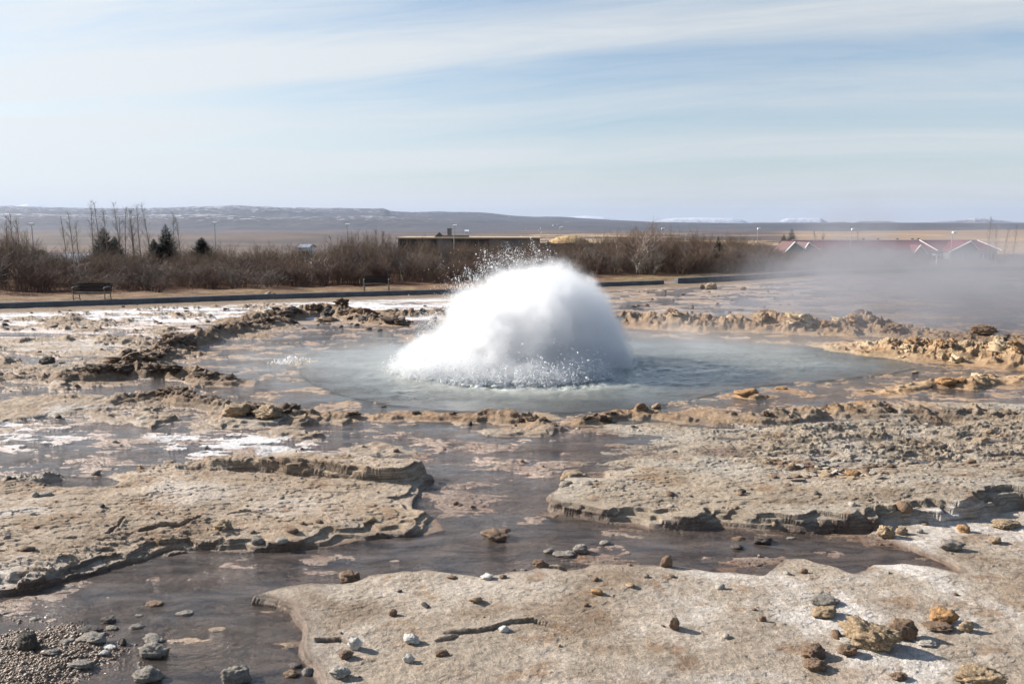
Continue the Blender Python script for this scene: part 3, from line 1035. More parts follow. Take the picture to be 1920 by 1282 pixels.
# core: dense aerated water, radial union of the lobes shrunk inside the mist
ctr = np.array([.6, 19.1, .0])
dirs = v / np.linalg.norm(v, axis=1)[:, None]
rad = np.zeros(len(dirs))
for s_ in np.linspace(.1, 3.4, 120):
    P = ctr + dirs * s_
    ins = np.zeros(len(dirs))
    for c, r in LOBES:
        ins = np.maximum(ins, 1 - np.linalg.norm((P - np.array(c)) / np.array(r), axis=1))
    rad = np.where(ins > .50, s_, rad)
nn = fbm3(dirs * 3.2, 5, 3, .55, True)
rad = np.maximum(rad, .3) * (.93 + .07 * nn)
P = ctr + dirs * rad[:, None]
P[:, 2] = np.maximum(P[:, 2], -.25)
core = link('water_dome', mesh_np('water_dome', P - np.array([GX, GY, 0]), f), white_water('aerated_water', tr=.6), geyser)


def mist_d(t):
    b, p = vol_lobes(t, LOBES, .9, .95, 5.0)
    fine = t.noise(p, 2.6, 6.0, .7)
    d = t.m('ADD', b, t.m('MULTIPLY', t.m('SUBTRACT', fine, .5), .65))
    return t.m('MULTIPLY', t.mr(d, .0, .26, 0, 1, True), 3.4)


mist = MB()
mist.box((.55, 19.0 , 1.42), (7.4, 6.6, 2.9))
mo = mist.build('mist', volume_mat('spray_mist', mist_d, (.972, .977, .985), .55, .35), geyser)
mo.location = (-GX, -GY, 0)
tag(mo, None, None, kind='stuff')

rng = np.random.default_rng(5)


def droplets(name, P, r, mat, parent, sub=1, squash=None):
    v, f = ICO[sub]
    if squash is None:
        squash = rng.uniform(.6, 1.5, (len(P), 3))
    V = (v[None] * (r[:, None] * squash)[:, None, :] + P[:, None, :]).reshape(-1, 3)
    Fc = (f[None] + (np.arange(len(P)) * len(v))[:, None, None]).reshape(-1, 3)
    o = link(name, mesh_np(name, V - np.array([GX, GY, 0]), Fc), mat, parent)
    tag(o, None, None, kind='stuff')
    return o


def drop_mat():
    m = bpy.data.materials.new('drop_water')
    m.use_nodes = True
    t = NT(m.node_tree)
    d = t.n('ShaderNodeBsdfDiffuse', ins={'Color': (.95, .96, .97, 1)})
    tl = t.n('ShaderNodeBsdfTranslucent', ins={'Color': (.97, .98, .99, 1)})
    g = t.n('ShaderNodeBsdfGlossy', ins={'Roughness': .12})
    a = t.n('ShaderNodeMixShader', ins={0: .6, 1: d.outputs[0], 2: tl.outputs[0]})
    b = t.n('ShaderNodeMixShader', ins={0: .15, 1: a.outputs[0], 2: g.outputs[0]})
    o = t.n('ShaderNodeOutputMaterial')
    t.put(o.inputs[0], b.outputs[0])
    return m


DM = drop_mat()
# flung drops: thickest on the upwind (left) shoulder and crest
N = 12000
th = rng.uniform(math.pi * .42, math.pi * 1.06, N)        # angle in the x-z plane, from +x
th = np.where(rng.random(N) < .8, th, rng.uniform(.1, math.pi, N))
ph = rng.normal(0, .55, N)
base = np.array(LOBES[0][0])
clus = fbm(th * 6, ph * 4, 4, 77, .6)
out_ = 1.0 + np.abs(rng.exponential(.055, N)) * (1 + 2.0 * np.clip(clus + .1, 0, 1)) * (.5 + .5 * (th > 1.4)) - .06
Pd = np.stack([np.cos(th) * np.cos(ph) * np.where(np.cos(th) < 0, 2.5, 1.95), np.sin(ph) * 2.2 - .25, np.sin(th) * np.cos(ph) * 2.36], 1) * out_[:, None] + np.array([.55, 19.1, .35])
ok0 = (Pd[:, 1] > 18.9) | (Pd[:, 0] < -1.2)
Pd = Pd[ok0]
Pd[:, 0] -= .25 * (Pd[:, 2] < 1.4) * (Pd[:, 0] < 0)
ok = Pd[:, 2] > .02
Pd = Pd[ok]
rd = rng.lognormal(math.log(.0042), .5, len(Pd))
droplets('flung_drops', Pd, rd, DM, geyser)
# a few reaching streamers off the crest, upper left
S = []
for k in range(46):
    a = rng.uniform(1.55, 2.75)
    L = rng.uniform(.1, .48)
    b0 = np.array([math.cos(a) * 2.05 + .55, 19.1 + rng.uniform(-.8, .5), math.sin(a) * 2.35 + .35])
    dr = np.array([math.cos(a) * .8 - .3, 0, math.sin(a) * .8 + .1])
    for j in range(int(30 * L / .3)):
        S.append(b0 + dr * L * rng.random() + rng.normal(0, .035, 3))
S = np.array(S)
droplets('thrown_streamers', S, rng.lognormal(math.log(.0048), .5, len(S)), DM, geyser)
# boiling rim at the foot of the dome facing the camera
N = 24000
a = rng.uniform(math.pi * 1.03, math.pi * 1.80, N)
rr = rng.normal(0, .14, N)
cl = fbm(a * 11, a * 0 + rr * 5, 4, 99, .6)
hx = np.abs(rng.exponential(.07, N)) * (1 + 3.2 * np.clip(cl + .15, 0, 1))
rx, ry = 2.5, 2.15
Px = .05 + np.cos(a) * (rx + rr * 1.4) + np.where(np.cos(a) < 0, -.15, 0.0)
Py = 18.9 + np.sin(a) * (ry + rr)
Pf = np.stack([Px, Py, hx + .01], 1)
droplets('splash_drops', Pf, rng.lognormal(math.log(.0065), .45, N), DM, geyser)
# foam lumps under them
N = 3600
a = rng.uniform(math.pi * 1.0, math.pi * 1.80, N)
rr = rng.normal(0, .13, N)
Pf = np.stack([.05 + np.cos(a) * (rx + rr) - .12 * (np.cos(a) < 0), 18.95 + np.sin(a) * (ry + rr), rng.uniform(0, .09, N)], 1)
sq = np.stack([rng.uniform(.8, 1.8, N), rng.uniform(.8, 1.5, N), rng.uniform(.4, 1.1, N)], 1)
droplets('foam', Pf, rng.lognormal(math.log(.021), .5, N), white_water('foam_water', tr=.6), geyser, 2, sq)
# small boil at the left edge of the pool
N = 420
bx, by = gp(545, 680)
Pf = np.stack([bx + rng.normal(0, .22, N), by + rng.normal(0, .16, N), np.abs(rng.exponential(.035, N))], 1)
boil = empty('boiling_spout', (GX, GY, 0))
tag(boil, 'small white boil of splashing water at the left edge of the pool', 'splash')
droplets('foam', Pf, rng.lognormal(math.log(.010), .5, N), DM, boil, 1)


# ---- steam
def steam_box(name, lo, hi, dens, label, col=(.43, .435, .475), aniso=.0, rate=.5):
    b = MB()
    c = [(lo[i] + hi[i]) / 2 for i in range(3)]
    b.box(c, [hi[i] - lo[i] for i in range(3)])
    o = b.build(name, volume_mat(name, dens, col, aniso, rate))
    tag(o, label, 'steam', kind='stuff')
    return o


def drift_d(t):
    lobes = [((15.0, 30.0, .6), (9.0, 7.5, 3.0)), ((22.0, 33.0, .6), (9.5, 9.0, 3.4)), ((11.0, 26.5, .1), (7.0, 5.0, 1.5)), ((14.0, 33.0, 1.2), (3.6, 4.0, 4.2)), ((20.0, 38.0, 1.0), (10.0, 6.0, 2.2))]
    b, p = vol_lobes(t, lobes, .35, 3.2, 5.0)
    n = t.noise(t.vm('MULTIPLY', p, (.6, 1.0, 1.4)), .8, 5.0, .6)
    d = t.m('MULTIPLY', t.mr(b, .0, .75, 0, 1, True), t.mr(n, .38, .62, .02, 1.7))
    return t.m('MULTIPLY', d, .19)


steam_box('drifting_steam', (3.6, 22.3, .02), (34, 44.5, 5.6), drift_d, 'pale grey steam drifting off to the right of the geyser in front of the red roofs', rate=.35)


def pool_d(t):
    lobes = [((-3.4, 18.6, .0), (4.2, 3.6, .85)), ((5.4, 21.6, .0), (5.5, 2.4, 1.0)), ((1.0, 21.0, .0), (6.5, 2.6, .9)), ((3.4, 19.6, .3), (1.8, 1.8, 1.2))]
    b, p = vol_lobes(t, lobes, .7, 1.3, 5.0)
    n = t.noise(t.vm('MULTIPLY', p, (.5, 1.3, 1.6)), 1.3, 5.0, .6)
    d = t.m('MULTIPLY', t.mr(b, .0, .7, 0, 1, True), t.mr(n, .34, .68, .05, 1.4))
    return t.m('MULTIPLY', d, .21)


steam_box('pool_steam', (-7.8, 15.2, .05), (3.55 + 7.5, 22.25, 1.5), pool_d, 'thin white vapour curling low over the spring pool around the geyser', col=(.86, .87, .88), rate=.3)
#@@PART4

# ------------------------------------------------------------------ stones
def rock_mesh(name, seed, sub, rough=.35, blocky=0.0, lum=.5, strata=0.0):
    v, f = ICO[sub]
    d = v / np.linalg.norm(v, axis=1)[:, None]
    if blocky:
        p = np.sign(d) * np.abs(d) ** (1 - blocky)
        d2 = p / np.linalg.norm(p, axis=1)[:, None] * (1 + .25 * blocky)
    else:
        d2 = d
    # a few random cutting planes make facets and flat bases
    r = np.ones(len(d))
    rg = np.random.default_rng(seed)
    for k in range(9):
        nrm = rg.normal(size=3); nrm /= np.linalg.norm(nrm)
        h = rg.uniform(.62, .95)
        dd = d @ nrm
        r = np.minimum(r, np.where(dd > .05, h / np.maximum(dd, .05), 9))
    r = r * (1 + rough * fbm3(d * 1.6 + seed, 3, seed))
    r = r + rough * lum * .36 * fbm3(d * 4 + seed * 2, 4, seed + 5, .65, True)
    if sub >= 4:
        r = r + rough * .17 * fbm3(d * 14 + seed, 3, seed + 9, .6, True)
    if strata:
        zz = d2[:, 2] * 5 + 1.2 * fbm3(d * 1.3 + seed, 2, seed + 21)
        q = np.floor(zz) + ss_(.3, .7, zz - np.floor(zz))
        r = r * (1 + strata * perlin3(np.stack([q * 3.7, d[:, 0] * 1.5, d[:, 1] * 1.5 + seed], 1), seed + 31))
    V = d2 * r[:, None]
    V[:, 2] = np.maximum(V[:, 2], -.75)
    V /= np.abs(V).max(axis=0)[None, :]
    return mesh_np(name, V, f)


_rmesh = {}


def rock(name, cx, by, w, h, tone, label, cat='rock', seed=None, sub=None, group=None, rot=None, lean=0.0, zoff=0.0):
    """a stone whose foot stands at the given spot of the ground plane"""
    seed = seed if seed is not None else int(cx * 7 + by * 13)
    sub = sub or (5 if w > 60 else 4 if w > 30 else 3)
    x, y = gp(cx, by)
    pxm = F / math.hypot(y, H) * 1.0
    wm = w / pxm
    sinv = H / math.hypot(y, H); cosv = y / math.hypot(y, H)
    dep = wm * .62
    hm = max(.22 * wm, (h / pxm - dep * sinv * .55) / cosv)
    y += dep * .45
    key = (seed, sub)
    me = rock_mesh(name, seed, sub, .55 if tone in ('brown', 'tan', 'orange') else .42, .1, 1.1 if tone in ('brown', 'tan') else .7, .22)
    gz_ = max(ground_z(x, y), -.012) + zoff
    o = link(name, me, RM[tone])
    o.scale = (wm / 2, dep / 2 * 1.1, hm * .56)
    o.rotation_euler = (0, lean, random.uniform(-.35, .35) if rot is None else rot)
    o.location = (x, y, gz_ + hm * .36)
    tag(o, label, cat, group)
    return o


ROCKS = [
 (262, 893, 20, 19, 'orange', 'small orange stone alone on the pale slab left of the brown channel'),
 (415, 1013, 42, 27, 'tan', 'lumpy beige rock near the lower edge of the left slab'),
 (696, 992, 20, 12, 'tan', 'little yellow tan stone at the right tip of the left slab'),
 (48, 1230, 46, 42, 'dark', 'upright black rock on the gravel bar at the lower left'),
 (166, 1215, 52, 22, 'grey', 'pitted grey rock lying just right of the black upright rock'),
 (160, 1195, 46, 14, 'dark', 'flat dark stone directly behind the pitted grey rock'),
 (200, 1168, 32, 15, 'dark', 'dark knobbly stone at the far edge of the gravel bar'),
 (206, 1182, 24, 11, 'grey', 'small grey stone just in front of the dark knobbly one on the gravel edge'),
 (227, 1210, 20, 17, 'dark', 'small dark pointed stone at the right end of the gravel bar'),
 (281, 1237, 60, 34, 'grey', 'large smooth grey rock in the shallow water right of the gravel bar'),
 (280, 1206, 50, 17, 'grey', 'flat dark grey stone touching the back of the large smooth grey rock'),
 (270, 1281, 60, 32, 'grey', 'wedge shaped grey rock at the bottom edge below the large smooth grey rock'),
 (143, 1261, 44, 17, 'grey', 'flat tilted grey stone at the front of the gravel bar'),
 (192, 1233, 20, 10, 'white', 'small white stone between the pitted grey rock and the shallow water'),
 (201, 1220, 27, 8, 'white', 'flat whitish stone right under the pitted grey rock'),
 (90, 1240, 34, 13, 'grey', 'low grey stone in the shadow of the black upright rock'),
 (124, 1217, 30, 8, 'grey', 'thin flat stone between the black upright rock and the pitted grey rock'),
 (440, 1283, 56, 36, 'grey', 'round rough grey rock in the brown shallows at the bottom edge'),
 (341, 1155, 36, 12, 'grey', 'low pale edged stone in the channel above the sandy swirl'),
 (286, 1137, 34, 8, 'brown', 'thin brownish flake of rock in the middle of the channel at left'),
 (252, 1179, 30, 12, 'grey', 'small jagged stone in the water above the large smooth grey rock'),
 (259, 1156, 20, 7, 'grey', 'tiny flat stone behind the small jagged one in the channel'),
 (62, 1163, 17, 8, 'pale', 'tiny pale stone at the far left shore of the gravel bar'),
 (545, 1270, 32, 15, 'brown', 'wet brown cobble at the foot of the notched slab edge'),
 (553, 1253, 28, 13, 'wet', 'dark wet cobble behind the brown one at the notched slab edge'),
 (576, 1267, 26, 18, 'grey', 'grey cobble beside the wet brown ones under the notched slab edge'),
 (655, 1094, 46, 24, 'brown', 'brown crusty rock on the near shore of the channel'),
 (736, 1165, 18, 14, 'brown', 'small brown stone above the white stones on the front slab'),
 (768, 1219, 37, 22, 'white', 'white rock with a dark notch on the front slab'),
 (765, 1255, 24, 18, 'white', 'angular white stone in front of the notched white rock'),
 (829, 1244, 27, 15, 'brown', 'brown stone right of the angular white stone on the front slab'),
 (664, 1232, 26, 24, 'white', 'whitish tilted stone leaning over a brown clod on the front slab'),
 (648, 1250, 32, 18, 'brown', 'brown clod under the whitish tilted stone'),
 (636, 1286, 42, 24, 'pale', 'pale pitted rock at the bottom edge below the brown clod'),
 (914, 1097, 28, 12, 'white', 'white flat pebble on the near shore of the channel'),
 (943, 1095, 16, 8, 'brown', 'small brown pebble right beside the white flat pebble on the shore'),
 (892, 1142, 30, 14, 'tan', 'knobbly tan stone by itself in the middle of the front slab'),
 (945, 1197, 21, 12, 'white', 'white pebble lying on the long dark crack of the front slab'),
 (846, 1093, 20, 7, 'brown', 'thin brown chip on the shore left of the white flat pebble'),
 (931, 1015, 60, 27, 'brown', 'brown rock with a loose cap standing in the middle of the channel'),
 (1060, 1045, 46, 14, 'grey', 'longest of the grey crusty stones in a row in the channel'),
 (1090, 1040, 34, 20, 'grey', 'tallest and rightmost of the grey crusty stones in a row in the channel'),
 (1029, 1037, 20, 11, 'grey', 'smallest and leftmost of the grey crusty stones in a row in the channel'),
 (1134, 1023, 25, 10, 'grey', 'separate small grey stone in the channel under the right slab'),
 (1012, 1074, 36, 21, 'brown', 'brown lump at the left of the clods on the far edge of the front slab'),
 (1044, 1075, 38, 20, 'tan', 'tan lump in the middle of the clods on the far edge of the front slab'),
 (1071, 1076, 20, 10, 'brown', 'little brown clod rightmost of the clods on the far edge of the front slab'),
 (963, 1070, 14, 6, 'dark', 'tiny dark stone in the water just left of the brown clods'),
 (982, 1073, 15, 8, 'grey', 'tiny grey stone touching the shore just left of the brown clods'),
 (1062, 921, 30, 16, 'grey', 'grey stone in a shallow puddle at the left end of the right slab'),
 (1075, 901, 60, 12, 'tan', 'low ledge stone behind the grey stone at the left end of the right slab'),
 (1119, 1127, 24, 14, 'orange', 'bright orange stone in the middle of the front slab'),
 (1250, 1074, 24, 24, 'brown', 'stacked brown clod at the edge of the water under the right slab'),
 (1266, 1193, 25, 25, 'brown', 'round brown stone casting a shadow in the middle right of the front slab'),
 (1391, 951, 16, 10, 'dark', 'small dark stone on top of the right slab near its lip'),
 (1434, 1021, 41, 18, 'wet', 'dark wet rock standing in the brown water under the right slab'),
 (1384, 1030, 25, 13, 'wet', 'small dark rock in the water left of the dark wet one under the right slab'),
 (1388, 1013, 28, 6, 'brown', 'flat reddish stone in the water close under the right slab'),
 (1486, 1011, 20, 6, 'grey', 'low grey stone in the water right of the dark wet rock'),
 (1509, 1082, 18, 10, 'brown', 'small brown stone beside the white shore bulge of the front slab'),
 (1430, 1176, 16, 12, 'brown', 'lone small brown stone left of the big tan boulder'),
 (1665, 1017, 35, 26, 'tan', 'biggest tan rock where the right slab meets the end of the water'),
 (1694, 1011, 27, 16, 'tan', 'tan rock touching the right side of the biggest one at the end of the water'),
 (1726, 1007, 16, 10, 'pale', 'small pale stone under the dark overhang of the right slab'),
 (1811, 1007, 28, 17, 'orange', 'orange brown stone under the dark overhang at the far right'),
 (1790, 1043, 50, 25, 'grey', 'rough grey rock at the right end of the brown puddle'),
 (1870, 1028, 30, 14, 'tan', 'tan stone on the white crust right of the rough grey rock'),
 (1896, 1001, 62, 19, 'tan', 'long tan rock at the right edge below the dark overhang'),
 (1550, 1146, 58, 15, 'grey', 'grey half buried rock behind the tan block on the white crust'),
 (1553, 1169, 54, 26, 'tan', 'tan block in front of the grey half buried rock on the white crust'),
 (1697, 1211, 52, 42, 'brown', 'brown loaf shaped rock leaning behind the big tan boulder'),
 (1594, 1243, 42, 24, 'brown', 'brown rock just left of the big tan boulder'),
 (1602, 1222, 44, 12, 'pale', 'pale crust flake on top of the brown rock left of the big tan boulder'),
 (1529, 1247, 56, 33, 'brown', 'upper brown crusty rock of the touching pair left of the big boulder'),
 (1531, 1269, 46, 23, 'brown', 'lower brown crusty rock of the touching pair left of the big boulder'),
 (1775, 1180, 50, 33, 'orange', 'orange brown round rock on crumbs of crust at the right'),
 (1768, 1196, 54, 10, 'brown', 'crumbled brown crust under the orange brown round rock'),
 (1816, 1196, 30, 21, 'tan', 'tan stone to the right of the orange brown round rock'),
 (1742, 1223, 44, 12, 'pale', 'thin pale flake of crust right of the brown loaf shaped rock'),
 (1690, 1287, 34, 16, 'brown', 'brown stone cut by the bottom edge right of centre'),
 (1852, 1312, 92, 52, 'tan', 'wide tan boulder cut by the bottom edge at the right'),
 (85, 684, 36, 17, 'dark', 'black rock on the wet flats at the far left'),
 (114, 682, 14, 5, 'dark', 'small dark chip next to the black rock on the wet flats'),
 (1847, 832, 44, 12, 'tan', 'long tan flake standing on the right slab near the frame edge'),
 (1857, 817, 16, 10, 'tan', 'small tan stone behind the long tan flake on the right slab'),
 (1770, 853, 16, 9, 'dark', 'small dark rock beside the crack at the right of the slab'),
 (1824, 878, 22, 12, 'brown', 'brown stone beside the crack on the right slab'),
 (1601, 925, 34, 13, 'orange', 'biggest orange brown shard in the patch of broken flakes'),
 (505, 563, 24, 15, 'tan', 'tan boulder in front of the kerb left of the right bench'),
 (162, 574, 22, 11, 'brown', 'brown boulder in front of the kerb under the left bench'),
 (1336, 542, 26, 15, 'tan', 'pale tan boulder by the gap in the kerb'),
 (1317, 541, 13, 9, 'brown', 'small brown boulder left of the pale tan one by the kerb gap'),
 (1395, 545, 14, 8, 'brown', 'small brown stone right of the boulders by the gap in the kerb'),
 (1405, 746, 60, 11, 'orange', 'flat orange stone lying at the near right shore of the pool'),
 (1466, 731, 26, 7, 'orange', 'little flat orange stone in the shallow water at the right of the pool'),
 (1780, 727, 44, 20, 'orange', 'orange brown block in front of the pale ridge at the right'),
 (1852, 711, 28, 10, 'dark', 'dark stone in front of the pale ridge at the far right'),
 (1718, 700, 16, 6, 'tan', 'small tan stone at the foot of the pale ridge'),
 (1232, 766, 22, 13, 'tan', 'yellowish knob at the near shore of the pool right of the dome'),
 (718, 763, 14, 5, 'dark', 'dark chip at the near left shore of the pool'),
 (1612, 603, 42, 26, 'brown', 'highest lump of the steaming ridge behind the pool'),
 (1468, 604, 60, 22, 'brown', 'broad brown lump on the ridge behind the pool'),
 (1850, 640, 62, 24, 'brown', 'domed brown lump on the crest of the right ridge'),
 (166, 710, 60, 14, 'wet', 'long black wet block at the left end of the brown ridge'),
 (1672, 852, 16, 9, 'dark', 'small blackish rock in the scaly belt at the right'),
 (1262, 1093, 14, 5, 'dark', 'tiny dark pit stone at the left of the white crust'),
 (500, 795, 70, 34, 'tan', 'layered tan rock standing in front of the left ridge'),
 (440, 790, 60, 30, 'tan', 'layered rock with a dark hollow in the front left ridge'),
]
for i, (cx, by, w, h, tone, lab) in enumerate(ROCKS):
    rock('rock' if w > 24 else 'stone', cx, by, w, h, tone, lab, 'rock' if w > 24 else 'stone')
big = rock('boulder', 1642, 1236, 100, 62, 'tan', 'biggest tan boulder on the white crust at the lower right', 'boulder', rot=-.55, seed=77)
big.rotation_euler[1] = .12
big.scale[0] *= 1.15


# prototypes for the countless look-alikes
def protos(kind, n, tones, sub, rough, seed0, strata=0.0):
    out = []
    for k in range(n):
        me = rock_mesh(kind, seed0 + k, sub, rough, .12, .9, strata)
        me.materials.append(RM[tones[k % len(tones)]])
        out.append(me)
    return out


def scatter(kind, cat, meshes, spots, label, group):
    for (x, y, s, fl, zz) in spots:
        o = bpy.data.objects.new(kind, random.choice(meshes))
        COL.objects.link(o)
        o.scale = (s * random.uniform(.8, 1.3), s * random.uniform(.7, 1.1), s * fl)
        o.rotation_euler = (random.uniform(-.25, .25), random.uniform(-.25, .25), random.uniform(0, 6.28))
        o.location = (x, y, zz + s * fl * .35)
        tone = o.data.materials[0].name.split('_')[0]
        tone = {'wet': 'wet dark', 'dark': 'blackish'}.get(tone, tone)
        qx, qy = proj(x, y)
        tag(o, label(tone, qx, qy, s) if callable(label) else label, cat, group)


def region(px, py):
    if py > 1040:
        return 'white crust at the lower right' if px > 1420 else 'front slab right of the long crack' if px > 1060 else 'front slab around the long crack' if px > 560 else 'gravel shore at the lower left'
    if py > 870:
        if px > 1020:
            return 'lip of the right slab' if py > 950 else 'left half of the right slab' if px < 1450 else 'right half of the right slab'
        return 'left half of the left slab' if px < 400 else 'right half of the left slab'
    if py > 770:
        return 'scaly belt behind the right slab' if px > 1300 else 'crust between the pool and the right slab' if px > 900 else 'front left ridge' if px > 220 else 'crust beside the painted white glints at the far left'
    return 'wet flats at the far left' if px < 420 else 'stained rim of the pool at its left' if px < 900 else 'stained rim of the pool at its right'


def heights(P):
    P = np.array(P)
    z, c, w, p = terrain(P[:, 0], P[:, 1])
    return z, w, p


# blocks along the crests
blk = protos('crust_block', 9, ['umber', 'umber', 'brown', 'umber', 'dark'], 4, .75, 500, .6)
blk_o = protos('crust_block', 8, ['tan', 'ochre', 'cream', 'brown', 'tan', 'cream', 'ochre', 'brown'], 4, .75, 530, .6)
spots, spots_o, spots_b = [], [], []
RN = ['left ridge tip by the black block', 'long brown left ridge', 'high hump of the left ridge', 'ridge behind the dome', 'front left ridge', 'small crust island below the front left ridge', 'thin ridge at the near edge of the pool', 'thin ridge right of the near pool edge', 'brown crest at the near right of the pool', 'brown crest behind the scaly belt', 'pale orange ridge at the right', 'low orange ridge before the pale one', 'orange knob at the pool edge', 'steaming ridge behind the pool']


def crest_label(tone, px, py, s):
    x, y = gp(px, py)
    best = min(range(14), key=lambda c: min(math.hypot(x - a, y - b) for a, b, h in CREST[c][0]) / CREST[c][1])
    return ('big' if s > .22 else 'small' if s < .12 else 'flat') + ' ' + tone + ' block on the ' + RN[best]

rg = random.Random(11)
for ci, (pts, hw) in enumerate(CREST):
    if ci >= 14:
        continue
    L = sum(math.dist(pts[i][:2], pts[i + 1][:2]) for i in range(len(pts) - 1))
    n = int(L * (5 if ci in (0, 1, 2) else 3.5 if ci == 4 else 14 if ci == 10 else 6 if ci == 13 else 2))
    for k in range(min(n, 95 if ci == 10 else 60 if ci == 13 else 34)):
        i = rg.randrange(len(pts) - 1); t_ = rg.random()
        a, b = pts[i], pts[i + 1]
        x = a[0] + (b[0] - a[0]) * t_ + rg.gauss(0, hw * .45)
        y = a[1] + (b[1] - a[1]) * t_ + rg.gauss(0, hw * .45)
        if abs(x / y) > .68:
            continue
        s = rg.lognormvariate(0, .35) * (.08 + (.44 if ci < 3 else .22 if ci == 10 else .33) * a[2])
        (spots_b if ci == 13 else spots_o if ci in (10, 11, 12) else spots).append((x, y, s * 1.15, rg.uniform(.28, .55) if ci != 10 else rg.uniform(.5, .85)))
for sp, ms, lab, g in ((spots, blk, crest_label, 'broken crust blocks on the ridges round the pool'),
                       (spots_o, blk_o, crest_label, 'ochre crust lumps on the right ridge'),
                       (spots_b, blk_o, crest_label, 'pale crust lumps on the ridge behind the pool')):
    z, w, p = heights([(a, b) for a, b, c, d in sp])
    scatter('crust_block', 'rock', ms, [(a, b, c, d, z[i] - c * d * .62) for i, (a, b, c, d) in enumerate(sp)], lab, g)

# small loose stones all over
peb = protos('loose_stone', 8, ['brown', 'grey', 'dark', 'tan', 'brown', 'pale'], 2, .5, 600)
sp = []
for k in range(900):
    px = rg.uniform(-40, 1960); py = rg.triangular(600, 1290, 760)
    x, y = gp(px, py)
    sp.append((x, y, rg.lognormvariate(math.log(.024), .45) * (.6 + y / 14), rg.uniform(.4, .8)))
z, w, p = heights([(a, b) for a, b, c, d in sp])
good = [(a, b, c, d, z[i]) for i, (a, b, c, d) in enumerate(sp) if z[i] > .004 and p[i] < .01][:170]
scatter('loose_stone', 'stone', peb, good, lambda t_, a, b, s_: ('tiny ' if s_ < .022 else 'small ') + t_ + ' loose stone strewn on the ' + region(a, b), 'small loose stones strewn over the crust')

# dark stones on the bright flats by the path
sp = []
for k in range(60):
    px = rg.uniform(0, 830); py = rg.uniform(574, 620)
    x, y = gp(px, py)
    if y > Yk(x) - .8:
        continue
    sp.append((x, y, rg.uniform(.05, .14), rg.uniform(.35, .6)))
for k in range(30):
    px = rg.uniform(1150, 1500); py = rg.uniform(546, 590)
    x, y = gp(px, py)
    if y > Yk(x) - .8:
        continue
    sp.append((x, y, rg.uniform(.05, .12), rg.uniform(.35, .6)))
z, w, p = heights([(a, b) for a, b, c, d in sp])
dk = protos('dark_stone', 5, ['dark', 'brown'], 2, .5, 640)
scatter('dark_stone', 'stone', dk, [(a, b, c, d, max(z[i], -.01)) for i, (a, b, c, d) in enumerate(sp)], lambda t_, a, b, s_: 'small ' + t_ + ' stone on the bright flats ' + ('under the left bench' if a < 300 else 'between the two benches' if a < 600 else 'under the right bench' if a < 900 else 'before the gap in the kerb'), 'dark stones on the bright wet flats')

# patch of broken shards on the right slab
sh = []
for k in range(6):
    v, f = ICO[2]
    rgn = np.random.default_rng(700 + k)
    d = v.copy()
    r = 1 + .35 * fbm3(d * 1.4 + k * 3, 3, 700 + k)
    V = d * r[:, None]
    V[:, 2] = np.sign(V[:, 2]) * np.abs(V[:, 2]) ** .4 * .13
    me = mesh_np('shard', V, f, smooth=False)
    me.materials.append(RM[['pale', 'brown', 'tan', 'brown', 'pale', 'tan'][k]])
    sh.append(me)
spots = []
for k in range(95):
    px = rg.gauss(1560, 62); py = rg.gauss(916, 10) if rg.random() < .75 else rg.gauss(892, 7)
    if not (1420 < px < 1700 and 870 < py < 938):
        continue
    x, y = gp(px, py)
    spots.append((x, y, rg.uniform(.02, .065)))
z, w, p = heights([(a, b) for a, b, c in spots])
for i, (x, y, s) in enumerate(spots):
    o = bpy.data.objects.new('shard', rg.choice(sh)); COL.objects.link(o)
    o.scale = (s * rg.uniform(.8, 1.7), s, s)
    o.rotation_euler = (rg.uniform(-.5, .3), rg.uniform(-.4, .4), rg.uniform(-.6, .6))
    o.location = (x, y, z[i] + s * .12)
    qx, qy = proj(x, y)
    tag(o, ('longer ' if s > .045 else 'tiny ') + 'flat ' + o.data.materials[0].name.split('_')[0] + ' shard in the ' + ('left' if qx < 1520 else 'middle' if qx < 1600 else 'right') + (' rear' if qy < 903 else ' front') + ' of the broken patch', 'shard', 'flat shards in the broken patch on the right slab')

# gravel bar
N = 14000
q = np.stack([rng.uniform(-60, 340, N), rng.uniform(1150, 1300, N)], 1)
x, y = gp(q[:, 0], q[:, 1])
sdg = poly_sd(x, y, BAR)
dens = ss_(-.15, .35, sdg) + .06
k = rng.random(N) < dens
x, y = x[k], y[k]
z, c_, w_, p_ = terrain(x, y)
ok = z > -.02
x, y, z = x[ok], y[ok], z[ok]
v, f = ICO[1]
sq = rng.uniform(.55, 1.4, (len(x), 3)) * np.array([1, 1, .6])
r = rng.lognormal(math.log(.0076), .42, len(x))
V = (v[None] * (1 + .0 * v[None]) * (r[:, None] * sq)[:, None, :] + np.stack([x, y, z + r * .15], 1)[:, None, :]).reshape(-1, 3)
Fc = (f[None] + (np.arange(len(x)) * len(v))[:, None, None]).reshape(-1, 3)
me = mesh_np('gravel', V, Fc, smooth=False)
gt = rng.choice(5, len(x))
pal = np.array([(.16, .11, .075), (.20, .15, .105), (.11, .08, .06), (.24, .19, .145), (.18, .11, .07)])
attr(me, 'tint', np.repeat(pal[gt], len(v), axis=0), 'COLOR')
gm = bpy.data.materials.new('gravel')
gm.use_nodes = True
t = NT(gm.node_tree)
b = t.n('ShaderNodeBsdfPrincipled', ins={'Base Color': t.n('ShaderNodeAttribute', attribute_name='tint').outputs['Color'], 'Roughness': .55})
t.put(t.n('ShaderNodeOutputMaterial').inputs[0], b.outputs[0])
o = link('gravel', me, gm)
tag(o, 'wet brown gravel spread over the low bar in the bottom left corner', 'gravel', kind='stuff')
#@@PART5

